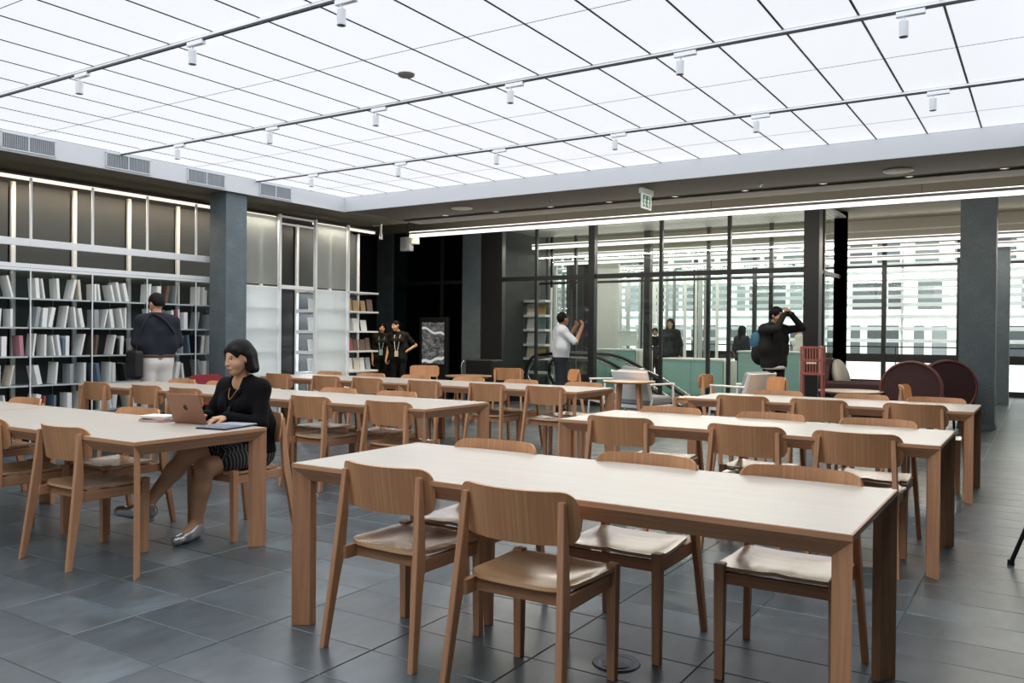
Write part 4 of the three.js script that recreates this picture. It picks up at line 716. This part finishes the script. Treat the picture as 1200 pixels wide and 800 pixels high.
// --- hand: wrist at the origin, fingers to -y, palm to +z, thumb at +x
function handPrims(curl, spread = 1) {
  const out = [], L = [0.058, 0.07, 0.076, 0.070], X = [-0.031, -0.011, 0.009, 0.028], R = [0.0075, 0.0085, 0.0088, 0.0085];
  for (let i = 0; i < 4; i++) {
    out.push(cap([X[i] * 0.55, -0.008, 0], [X[i], -0.082, 0], 0.0125, 0.0115, 0.014));
    let p = [X[i], -0.082, 0], a = 0.12;
    for (const [f, da] of [[0.45, curl * 0.8], [0.30, curl], [0.25, curl * 0.8]]) { a += da; const l = L[i] * f, q = [p[0] + X[i] * 0.10 * spread * f, p[1] - Math.cos(a) * l, p[2] + Math.sin(a) * l]; out.push(cap(p, q, R[i], R[i] * 0.93, 0.003)); p = q; }
  }
  out.push(cap([0.016, -0.018, 0.006], [0.043, -0.052, 0.014], 0.014, 0.011, 0.012), cap([0.043, -0.052, 0.014], [0.049, -0.078, 0.022 + 0.01 * curl], 0.0105, 0.0095, 0.004), cap([0.049, -0.078, 0.022 + 0.01 * curl], [0.047, -0.10, 0.03 + 0.014 * curl], 0.0095, 0.008, 0.003));
  return out;
}
const handCache = new Map();
function handGeo(curl, cell) { const k = curl + '_' + cell; if (!handCache.has(k)) handCache.set(k, sculpt(handPrims(curl), cell)); return handCache.get(k); }
function placeHand(wrist, dir, palm, thumbSide, curl, cell, size = 1) { // thumbSide +1: thumb on the +x side of the frame
  const y = V(...dir).normalize().negate(), z0 = V(...palm), x = new THREE.Vector3().crossVectors(y, z0).normalize(), z = new THREE.Vector3().crossVectors(x, y).normalize();
  const g = handGeo(curl, cell).clone().toNonIndexed(); if (thumbSide < 0) { g.scale(-1, 1, 1); flip(g); }
  g.scale(size, size, size); g.applyMatrix4(new THREE.Matrix4().makeBasis(x, y, z).setPosition(V(...wrist))); return g;
}
function flip(g) { for (const k of ['position', 'normal']) { const a = g.attributes[k].array; for (let i = 0; i < a.length; i += 9) for (let c = 0; c < 3; c++) { const s = a[i + 3 + c]; a[i + 3 + c] = a[i + 6 + c]; a[i + 6 + c] = s; } } return g; }
const lerp3 = (a, b, t) => a.map((v, i) => v + (b[i] - v) * t);
const inflate = (ps, d) => ps.map((p) => (p.t === 0 ? { ...p, ra: p.ra + d, rb: p.rb + d } : p.t === 1 ? { ...p, r: p.r.map((v) => v + d) } : p));
// --- a whole figure; joints in metres, figure faces +z, feet at y = 0
function figure(o) {
  const s = o.H / 1.70, S = (p) => p.map((v) => v * s), female = !!o.female, cell = o.cell ?? 0.014, hc = o.headCell ?? 0.006;
  const g = thing('person', o.label, 'person', o.pos, o.turn ?? 0);
  const J = { shL: [female ? 0.165 : 0.19, 1.385, -0.01], shR: [female ? -0.165 : -0.19, 1.385, -0.01], elL: [0.25, 1.10, -0.03], elR: [-0.25, 1.10, -0.03], wrL: [0.25, 0.86, 0.06], wrR: [-0.25, 0.86, 0.06], hipL: [0.09, 0.9, 0], hipR: [-0.09, 0.9, 0], knL: [0.10, 0.49, 0.01], knR: [-0.10, 0.49, 0.01], anL: [0.10, 0.085, -0.03], anR: [-0.10, 0.085, -0.03], toL: [0.12, 0.03, 0.13], toR: [-0.12, 0.03, 0.13], pel: [0, 0.95, 0], chest: [0, 1.26, 0.0], neck: [0, 1.44, -0.01], head: [0, 1.595, 0.02], ...o.joints };
  for (const k in J) J[k] = S(J[k]);
  const r = (v) => v * s, w = female ? 0.9 : 1;
  const torso = [cap(lerp3(J.hipL, J.pel, 0.25), lerp3(J.hipL, J.shL, 0.45), r(0.098 * (female ? 1.05 : 1)), r(0.088 * w), r(0.06)), cap(lerp3(J.hipR, J.pel, 0.25), lerp3(J.hipR, J.shR, 0.45), r(0.098 * (female ? 1.05 : 1)), r(0.088 * w), r(0.06)),
    cap(lerp3(J.hipL, J.shL, 0.45), lerp3(J.shL, J.neck, 0.42).map((v, i) => (i === 1 ? v - r(0.075) : v)), r(0.09 * w), r(0.088 * w), r(0.06)), cap(lerp3(J.hipR, J.shR, 0.45), lerp3(J.shR, J.neck, 0.42).map((v, i) => (i === 1 ? v - r(0.075) : v)), r(0.09 * w), r(0.088 * w), r(0.06)),
    cap(J.pel, J.chest, r(0.095), r(0.105 * w), r(0.05)), cap(J.shL, J.shR, r(0.056 * w), r(0.056 * w), r(0.05)), cap(lerp3(J.shL, J.neck, 0.15), J.neck, r(0.05 * w), r(0.05), r(0.05)), cap(lerp3(J.shR, J.neck, 0.15), J.neck, r(0.05 * w), r(0.05), r(0.05))];
  if (female) torso.push(ell([J.chest[0] + r(0.075), J.chest[1] + r(0.01), J.chest[2] + r(0.075)], [r(0.06), r(0.06), r(0.055)], r(0.04)), ell([J.chest[0] - r(0.075), J.chest[1] + r(0.01), J.chest[2] + r(0.075)], [r(0.06), r(0.06), r(0.055)], r(0.04)));
  const arm = (a) => [cap(J['sh' + a], J['el' + a], r(0.05 * w), r(0.04 * w), r(0.04)), cap(J['el' + a], J['wr' + a], r(0.04 * w), r(0.027 * w), r(0.02))];
  const leg = (a) => [cap(J['hip' + a], J['kn' + a], r(0.085), r(0.058), r(0.05)), cap(J['kn' + a], lerp3(J['kn' + a], J['an' + a], 0.35), r(0.056), r(0.056), r(0.03)), cap(lerp3(J['kn' + a], J['an' + a], 0.35), J['an' + a], r(0.056), r(0.036), r(0.03))];
  const heelOf = (a) => { const an = J['an' + a], to = J['to' + a], d = Math.hypot(to[0] - an[0], to[2] - an[2]) || 1; return [an[0] - (to[0] - an[0]) / d * r(0.022), an[1] - r(0.052), an[2] - (to[2] - an[2]) / d * r(0.022)]; };
  const foot = (a) => [cap(J['an' + a], lerp3(J['an' + a], J['to' + a], 0.5).map((v, i) => (i === 1 ? Math.max(v - r(0.02), r(0.04)) : v)), r(0.036), r(0.036), r(0.03)), cap(heelOf(a), J['to' + a], r(0.032), r(0.025), r(0.03))];
  const neckP = cap(J.neck, lerp3(J.neck, J.head, 0.62), r(0.054 * w), r(0.05 * w), r(0.03));
  const skin = skinM(o.skin ?? 0xb98a6b);
  const parts = [sculpt([...torso, neckP, ...arm('L'), ...arm('R'), ...leg('L'), ...leg('R'), ...foot('L'), ...foot('R')], cell).toNonIndexed()];
  const hq = new THREE.Quaternion().setFromEuler(new THREE.Euler(...(o.headTurn ?? [0, 0, 0]), 'YXZ')), hm = new THREE.Matrix4().compose(V(...J.head), hq, V(s, s, s).multiplyScalar(o.headScale ?? 1));
  const hg = (hc < 0.006 ? (headNear ??= headGeo(hc)) : headFar).clone().toNonIndexed(); hg.applyMatrix4(hm); parts.push(hg);
  for (const a of ['L', 'R']) { const h = o.hands?.[a] ?? {}, d = h.dir ?? V(...J['wr' + a]).sub(V(...J['el' + a])).toArray(); parts.push(placeHand(J['wr' + a], d, h.palm ?? [a === 'L' ? -1 : 1, 0, 0.2], h.thumb ?? (a === 'L' ? 1 : -1), h.curl ?? 0.35, o.handCell ?? 0.006, s * 0.98)); }
  const body = obj('body', [soft(mergeGeometries(parts.map((q) => { for (const k of Object.keys(q.attributes)) if (!['position', 'normal'].includes(k)) q.deleteAttribute(k); return q; })))], skin, g);
  // face details
  const face = (geo) => { geo.applyMatrix4(hm); return uvm(geo); };
  for (const e of [-1, 1]) {
    const eye = obj('eye', [face(new THREE.SphereGeometry(0.0105, 14, 10).scale(1.2, 0.40, 0.7).translate(e * 0.031, 0.001, 0.0705))], eyeW, g);
    obj('iris', [face(new THREE.SphereGeometry(0.0058, 12, 8).scale(1, 0.8, 0.5).translate(e * 0.031, -0.0002, 0.0760))], dark, eye);
    obj('eyelid', [face(new THREE.CapsuleGeometry(0.0016, 0.021, 3, 8).rotateZ(Math.PI / 2).translate(e * 0.031, 0.0055, 0.0775))], hairM, g);
    obj('eyebrow', [face(new THREE.CapsuleGeometry(0.0027, 0.03, 3, 8).rotateZ(Math.PI / 2 - e * 0.10).translate(e * 0.032, 0.021, 0.0745))], hairM, g);
  }
  obj('lips', [face(new THREE.SphereGeometry(0.01, 14, 8).scale(1.9, 0.62, 0.7).translate(0, -0.062, 0.0925))], lipM, g);
  // hair
  const hair = (o.hair ?? 'short');
  let hp = [ell([0, 0.034, -0.018], [0.083, 0.092, 0.098], 0.02)];
  const faceCut = cut(ell([0, -0.048, 0.104], [0.072, 0.112, 0.074], 0.012));
  if (hair === 'short') hp.push(ell([0, 0.0, -0.055], [0.074, 0.075, 0.052], 0.02), faceCut, half([0, -1, 0.25], 0.045), cut(ell([0.075, -0.03, 0.012], [0.02, 0.045, 0.03], 0.01)), cut(ell([-0.075, -0.03, 0.012], [0.02, 0.045, 0.03], 0.01)));
  if (hair === 'bob') hp = [ell([0, 0.034, -0.018], [0.086, 0.094, 0.098], 0.02), cap([0.064, 0.0, -0.03], [0.074, -0.085, -0.03], 0.034, 0.032, 0.03), cap([-0.064, 0.0, -0.03], [-0.072, -0.085, -0.02], 0.034, 0.026, 0.03), cap([0.03, 0.0, -0.075], [0.042, -0.095, -0.07], 0.046, 0.04, 0.03), cap([-0.03, 0.0, -0.075], [-0.04, -0.095, -0.07], 0.046, 0.04, 0.03), cap([0.05, 0.055, 0.045], [0.079, -0.01, 0.02], 0.022, 0.014, 0.02), cap([-0.05, 0.05, 0.05], [-0.074, -0.07, 0.04], 0.022, 0.011, 0.02), cap([-0.074, -0.07, 0.04], [-0.066, -0.105, 0.045], 0.012, 0.008, 0.01), cut(ell([0.008, -0.05, 0.112], [0.068, 0.106, 0.086], 0.01)), cut(ell([0.082, -0.03, 0.028], [0.03, 0.06, 0.028], 0.01)), half([0, -1, 0], 0.125)];
  if (hair === 'long') hp = [ell([0, 0.034, -0.016], [0.085, 0.092, 0.099], 0.02), cap([0.05, 0.0, -0.05], [0.06, -0.24, -0.07], 0.045, 0.028, 0.03), cap([-0.05, 0.0, -0.05], [-0.06, -0.24, -0.07], 0.045, 0.028, 0.03), cap([0, 0.0, -0.07], [0, -0.25, -0.085], 0.05, 0.035, 0.03), cap([0.066, 0.01, 0.0], [0.08, -0.16, 0.0], 0.026, 0.018, 0.02), cap([-0.066, 0.01, 0.0], [-0.08, -0.16, 0.0], 0.026, 0.018, 0.02), cut(ell([0, -0.05, 0.106], [0.066, 0.110, 0.076], 0.01))];
  if (hair === 'tied') hp.push(ell([0, 0.0, -0.05], [0.076, 0.075, 0.06], 0.02), ell([0, -0.02, -0.115], [0.03, 0.035, 0.03], 0.02), faceCut, half([0, -1, 0.2], 0.06));
  if (hair === 'cap') hp = [ell([0, 0.034, -0.018], [0.09, 0.096, 0.104], 0.02), ell([0, 0.0, -0.05], [0.085, 0.07, 0.06], 0.02), faceCut, half([0, -1, 0.25], 0.04)];
  const hgeo = sculpt(hp, hc < 0.006 ? 0.005 : 0.008); hgeo.applyMatrix4(hm); obj('hair', [soft(hgeo)], o.hairMat ?? hairM, g);
  // clothes
  const sleeve = o.sleeve ?? 0.6, sl = (a) => { const A = arm(a); if (sleeve >= 1) return sleeve >= 1.9 ? inflate(A, r(0.012)) : [inflate([A[0]], r(0.012))[0], cap(J['el' + a], lerp3(J['el' + a], J['wr' + a], sleeve - 1), r(0.052), r(0.046), r(0.02))]; return [cap(J['sh' + a], lerp3(J['sh' + a], J['el' + a], sleeve), r(0.064 * w), r(0.06 * w), r(0.04))]; };
  const hem = r(o.hem ?? 0.93), top = [...inflate(torso, r(o.loose ?? 0.014)), ...sl('L'), ...sl('R')];
  if ((o.hem ?? 1) < 0.9) top.push(...inflate(['L', 'R'].map((a) => cap(J['hip' + a], lerp3(J['hip' + a], J['kn' + a], 0.5), r(0.088), r(0.08), r(0.06))), r(o.loose ?? 0.014)));
  top.push(cut(cap(J.neck.map((v, i) => (i === 1 ? v + r(0.01) : v)), lerp3(J.neck, J.head, 0.8), r(0.052), r(0.06), 0.01)), half([0, -1, 0], -hem), ...(o.topCuts ?? []));
  const shirt = obj(o.topName ?? 'shirt', [soft(sculpt(top, o.clothCell ?? cell))], o.topMat, g);
  const waist = r(o.waist ?? 1.0);
  if (o.skirt) obj('skirt', [soft(sculpt(o.skirt.map((p) => p), o.clothCell ?? cell))], o.bottomMat, g);
  else obj('trousers', [soft(sculpt([...inflate(torso.slice(0, 2), r(0.012)), ...['L', 'R'].flatMap((a) => inflate([leg(a)[0], cap(J['kn' + a], J['an' + a].map((v, i) => (i === 1 ? v + r(0.0) : v)), r(0.058), r(0.055), r(0.03))], r(0.014))), half([0, 1, 0], waist), half([0, -1, 0], -r(0.05))], cell))], o.bottomMat, g);
  for (const a of ['L', 'R']) obj('shoe', [soft(sculpt([...inflate(foot(a), r(0.008)), half([0, 1, 0], J['an' + a][1] + r(o.flats ? 0.0 : 0.015)), ...(o.flats ? [cut(cap([J['an' + a][0], J['an' + a][1] + 0.03, J['an' + a][2]], lerp3(J['an' + a], J['to' + a], 0.62).map((v, i) => (i === 1 ? v + 0.022 : v)), 0.036, 0.03, 0.006))] : [])], o.shoeCell ?? 0.01))], o.shoeMat ?? dark, g);
  return { g, J, s, hm, torso };
}
const fab = (c, rough = 0.85) => std({ color: c, roughness: rough });
const weave = (c) => std({ color: c, roughness: 0.9 });

// man browsing the bookshelf, seen from behind
{ const f = figure({ label: 'man in navy polo and white trousers browsing the bookshelf', H: 1.78, pos: [-9.22, 0, -6.31], turn: -Math.PI / 2 - 0.2, topMat: fab(0x0e1322), bottomMat: fab(0xd9d6cf), hair: 'short', skin: 0xb58a6c, sleeve: 0.95, hem: 0.98, headTurn: [0.42, 0.25, 0],
    joints: { elL: [0.25, 1.12, -0.02], wrL: [0.2, 1.02, 0.2], elR: [-0.26, 1.12, -0.01], wrR: [-0.16, 1.06, 0.22] }, hands: { L: { palm: [-0.3, 0, -1], curl: 0.5 }, R: { palm: [0.3, 0, -1], curl: 0.5 } } });
  obj('belt', [soft(sculpt([...inflate(f.torso.slice(0, 2), 0.034), half([0, 1, 0], 1.045), half([0, -1, 0], -1.012)], 0.012))], fab(0x4a3225, 0.5), f.g);
  const b = thing('shoulder_bag', 'black shoulder bag hanging at the browsing man\'s side', 'bag', [-9.22, 0, -6.31], -Math.PI / 2 - 0.2);
  obj('bag_body', [rbox(0.11, 0.34, 0.30, 0.29, 0.93, -0.06, 0.04, 'y', 3)], fab(0x121214, 0.6), b); obj('strap', [tube([[0.28, 1.08, -0.06], [0.2, 1.42, -0.10], [0.1, 1.54, -0.09], [-0.05, 1.46, -0.125], [-0.17, 1.3, -0.13]], 0.012, 24)], fab(0x121214, 0.6), b); }
// two women with lanyards
{ const a = figure({ label: 'woman in black with long hair and a lanyard, beside the shelves', female: true, H: 1.53, pos: [-11.42, 0, -12.95], turn: 0.55, topMat: fab(0x08090a), bottomMat: fab(0x07080a), hair: 'long', skin: 0xd0a384, sleeve: 0.8, hem: 0.82, headTurn: [0.05, 0.15, -0.12], joints: { elL: [0.22, 1.12, 0.02], wrL: [0.2, 0.9, 0.1], elR: [-0.22, 1.1, -0.02], wrR: [-0.21, 0.86, 0.06] } });
  const b = figure({ label: 'woman in black with tied hair and hand on hip', female: true, H: 1.58, pos: [-10.95, 0, -12.9], turn: 0.45, topMat: fab(0x07080a), bottomMat: fab(0x07080a), hair: 'tied', skin: 0xd6ab8c, sleeve: 0.75, hem: 0.82, headTurn: [0.1, -0.75, 0.22], joints: { head: [-0.05, 1.59, 0.03], neck: [-0.01, 1.44, -0.01], elL: [0.37, 1.17, -0.06], wrL: [0.19, 1.04, 0.06], elR: [-0.22, 1.12, 0.0], wrR: [-0.24, 0.9, 0.08] }, hands: { L: { dir: [-1, -0.25, 0.1], palm: [0, 0.2, -1], curl: 0.3 } } });
  for (const [f, c, y] of [[a, 0x9fc3cf, 1.04], [b, 0xe4e6e2, 0.99]]) {
    const s = f.s, l = thing('lanyard', c === 0x9fc3cf ? 'pale blue badge lanyard on the long haired woman' : 'white badge lanyard on the tied hair woman', 'lanyard', f.g.position.toArray(), f.g.rotation.y);
    obj('cord', [tube([[0.055 * s, 1.46 * s, -0.01], [0.06 * s, 1.36 * s, 0.1 * s], [0.012, (y + 0.06) * s, 0.165 * s], [-0.012, (y + 0.06) * s, 0.165 * s], [-0.06 * s, 1.36 * s, 0.1 * s], [-0.055 * s, 1.46 * s, -0.01]], 0.006, 32, 5)], fab(c), l); obj('badge', [rbox(0.075, 0.11, 0.006, 0, y * s, 0.168 * s, 0.003)], fab(c, 0.4), l);
  } }
// man in the white shirt, taking a photograph, seen from behind
{ const f = figure({ label: 'man in white shirt and dark trousers holding up a phone', H: 1.70, pos: [-7.02, 0, -12.55], turn: 2.35, topMat: fab(0xcdd6e0), bottomMat: fab(0x1d2330), hair: 'short', skin: 0xa97b5d, sleeve: 0.92, hem: 0.94, loose: 0.024, headTurn: [-0.05, 0.35, 0],
    joints: { elL: [0.30, 1.22, 0.20], wrL: [0.15, 1.47, 0.30], elR: [-0.34, 1.20, 0.16], wrR: [-0.16, 1.48, 0.33], head: [0.0, 1.6, 0.03] }, hands: { L: { dir: [-0.6, 0.7, 0.3], palm: [-0.5, 0, -0.8], curl: 0.7 }, R: { dir: [0.6, 0.7, 0.3], palm: [0.5, 0, -0.8], curl: 0.7 } } });
  const p = thing('camera_phone', 'black phone held up by the man in white shirt', 'phone', [-7.02, 0, -12.55], 2.35); obj('case', [rbox(0.15, 0.075, 0.012, 0, 1.56, 0.40, 0.005)], std({ color: 0x101113, roughness: 0.3 }), p); obj('lens', [cyl(0.012, 0.012, 0.006, 0, 0, 0, 14).rotateX(Math.PI / 2).translate(0.05, 1.575, 0.409)], std({ color: 0x303438, roughness: 0.1 }), p); }
// man with the backpack raising a camera
{ const T = 1.1, P0 = [-3.42, 0, -12.6];
  const f = figure({ label: 'man in dark jacket with backpack raising a camera', H: 1.75, pos: P0, turn: T, topMat: fab(0x0a0b0d), bottomMat: fab(0x1c0f12), hair: 'cap', skin: 0xb98a6b, sleeve: 1.95, hem: 0.84, loose: 0.028, topName: 'jacket', headTurn: [0.05, 0.1, 0],
    joints: { elL: [0.27, 1.42, 0.28], wrL: [0.09, 1.62, 0.22], elR: [-0.26, 1.40, 0.28], wrR: [-0.07, 1.60, 0.24], head: [0, 1.6, 0.05], chest: [0, 1.26, 0.01] }, hands: { L: { dir: [-0.8, 0.4, 0.3], palm: [-0.3, 0, -1], curl: 0.8 }, R: { dir: [0.8, 0.4, 0.3], palm: [0.3, 0, -1], curl: 0.8 } } });
  obj('shirt_tail', [soft(new THREE.TorusGeometry(0.15, 0.03, 6, 24).scale(1.15, 0.8, 1).rotateX(Math.PI / 2).translate(0, 0.87, 0.01))], fab(0xdedede), f.g);
  const c = thing('camera', 'black camera at the backpack man\'s face', 'camera', P0, T); obj('camera_body', [rbox(0.13, 0.08, 0.05, 0, 1.665, 0.26, 0.01)], M.handrail, c); obj('camera_lens', [cyl(0.03, 0.03, 0.07, 0, 0, 0, 18).rotateX(Math.PI / 2).translate(0, 1.66, 0.32)], M.handrail, c);
  const b = thing('backpack', 'black backpack with a blue panel on the man\'s back', 'backpack', P0, T);
  obj('pack', [soft(sculpt([ell([0, 1.2, -0.24], [0.15, 0.25, 0.12], 0.05), ell([0, 1.05, -0.25], [0.16, 0.16, 0.13], 0.06), half([0, 0, 1], -0.12)], 0.014))], fab(0x17181b), b);
  obj('blue_panel', [soft(sculpt([ell([-0.10, 1.26, -0.26], [0.07, 0.14, 0.105], 0.03)], 0.012))], fab(0x3f6f8c), b);
  for (const s of [-1, 1]) obj('strap', [tube([[s * 0.11, 1.42, -0.15], [s * 0.12, 1.49, -0.05], [s * 0.13, 1.44, 0.10], [s * 0.15, 1.25, 0.13], [s * 0.17, 1.1, -0.06]], 0.018, 20)], fab(0x101113), b); }
// staff and visitors behind the glass
figure({ label: 'short dark figure at the low green desk', H: 1.5, pos: [-7.85, 0, -18.6], turn: 0.3, topMat: fab(0x15181c), bottomMat: fab(0x15181c), hair: 'short', sleeve: 0.9, cell: 0.018, skin: 0x8d6a52 });
figure({ label: 'long haired woman in dark coat standing behind the low desk', female: true, H: 1.72, pos: [-7.42, 0, -18.5], turn: 0.1, topMat: fab(0x191c1f), bottomMat: fab(0x191c1f), hair: 'long', sleeve: 1.9, hem: 0.6, cell: 0.018, skin: 0xb08c66 });
figure({ label: 'dark haired woman seen past the backpack man\'s shoulder', female: true, H: 1.56, pos: [-5.85, 0, -18.9], turn: 2.7, topMat: fab(0x24282b), bottomMat: fab(0x191c1f), hair: 'long', sleeve: 0.9, cell: 0.018 });
figure({ label: 'person in a white top behind the green counter', female: true, H: 1.6, pos: [-4.45, 0, -18.3], turn: -1.2, topMat: fab(0xdad8cf), bottomMat: fab(0x24282b), hair: 'tied', sleeve: 0.9, cell: 0.018 });

// seated woman at the laptop: same building blocks, own joints (world turn 0: she faces +z)
{ const P0 = [-4.54, 0, -3.75], jx = (x, y, z) => [(x + 4.54) / 0.9647, y / 0.9647, (z + 3.75) / 0.9647];   // figure() scales by H / 1.70
  const stripes = texture(256, 256, (u, v) => ((v * 16) % 1 < 0.13 ? [0.52, 0.53, 0.55] : [0.075, 0.078, 0.085]), true, [2.6, 2.6]);
  const hipL = jx(-4.45, 0.525, -3.82), hipR = jx(-4.63, 0.525, -3.82), k = 0.9647, sc = (p) => p.map((v) => v * k);
  const J = { hipL, hipR, pel: jx(-4.54, 0.57, -3.82), chest: jx(-4.53, 0.835, -3.755), shL: jx(-4.375, 0.955, -3.765), shR: jx(-4.69, 0.955, -3.745), neck: jx(-4.525, 1.0, -3.745), head: jx(-4.50, 1.165, -3.685),
    elL: jx(-4.30, 0.735, -3.70), wrL: jx(-4.44, 0.785, -3.545), elR: jx(-4.79, 0.75, -3.68), wrR: jx(-4.64, 0.785, -3.535),
    knL: jx(-4.47, 0.465, -3.40), anL: jx(-4.585, 0.10, -3.43), toL: jx(-4.53, 0.035, -3.245), knR: jx(-4.555, 0.56, -3.34), anR: jx(-4.635, 0.275, -3.115), toR: jx(-4.735, 0.235, -2.995) };
  const hl = sc(hipL), hr = sc(hipR), kl = sc(J.knL), kr = sc(J.knR);
  const f = figure({ label: 'seated woman in black blazer and striped skirt typing on the laptop', female: true, H: 1.64, pos: P0, joints: J, hair: 'bob', skin: 0xc99a78, cell: 0.010, clothCell: 0.009, headCell: 0.004, handCell: 0.0032, sleeve: 1.92, hem: 0.545, loose: 0.012, topName: 'blazer', topMat: phys({ color: 0x060608, roughness: 0.9, specularIntensity: 0.4 }), bottomMat: std({ map: stripes, roughness: 0.85 }), headTurn: [0.20, -0.12, 0.03],
    shoeMat: std({ color: 0xb9bdc0, metalness: 0.85, roughness: 0.28 }), shoeCell: 0.005, flats: true,
    topCuts: [cut(cap([0.015, 1.02, 0.09], [0.02, 0.80, 0.155], 0.058, 0.016, 0.012))],
    skirt: [cap(hl, lerp3(hl, kl, 0.62), 0.105, 0.09, 0.05), cap(hr, lerp3(hr, kr, 0.62), 0.105, 0.09, 0.05), cap(sc(J.pel), lerp3(hl, hr, 0.5), 0.12, 0.12, 0.05), half([0, -1, 0], -0.44)],
    hands: { L: { dir: [-0.35, -0.12, 1], palm: [0, -1, 0], curl: 0.35, thumb: -1 }, R: { dir: [0.2, -0.12, 1], palm: [0, -1, 0], curl: 0.35, thumb: 1 } } });
  obj('camisole', [soft(sculpt([cap([0.01, 0.70, 0.07], [0.012, 0.80, 0.085], 0.075, 0.05, 0.02)], 0.008))], fab(0x121315), f.g);
  for (const q of [-1, 1]) obj('lapel', [soft(sculpt([cap([0.015 + q * 0.062, 0.985, 0.035], [0.018 + q * 0.058, 0.93, 0.098], 0.012, 0.015, 0.01), cap([0.018 + q * 0.058, 0.93, 0.098], [0.02 + q * 0.012, 0.79, 0.142], 0.015, 0.007, 0.01)], 0.005))], f.g.children.find((c) => c.name === 'blazer').material, f.g);
  obj('necklace', [tube([[-0.045, 1.0, 0.02], [-0.025, 0.95, 0.085], [0.012, 0.885, 0.115], [0.05, 0.95, 0.083], [0.065, 1.0, 0.02]], 0.0022, 28, 5)], std({ color: 0xb98a50, metalness: 0.8, roughness: 0.3 }), f.g);
  const silver = f.g.children.find((q) => q.name === 'shoe').material;
  for (const a of ['L', 'R']) { const an = f.J['an' + a], to = f.J['to' + a], d = Math.hypot(to[0] - an[0], to[2] - an[2]); const hx = an[0] - (to[0] - an[0]) / d * 0.022, hz = an[2] - (to[2] - an[2]) / d * 0.022, h = a === 'L' ? 0.028 : 0.045; obj('shoe_heel', [cyl(0.02, 0.017, h, hx, an[1] - (a === 'L' ? 0.086 : 0.09), hz, 14)], silver, f.g); }
}
scene.traverse((o) => { if (o.isMesh) { o.castShadow = true; o.receiveShadow = true; } });
renderer.render(scene, camera);
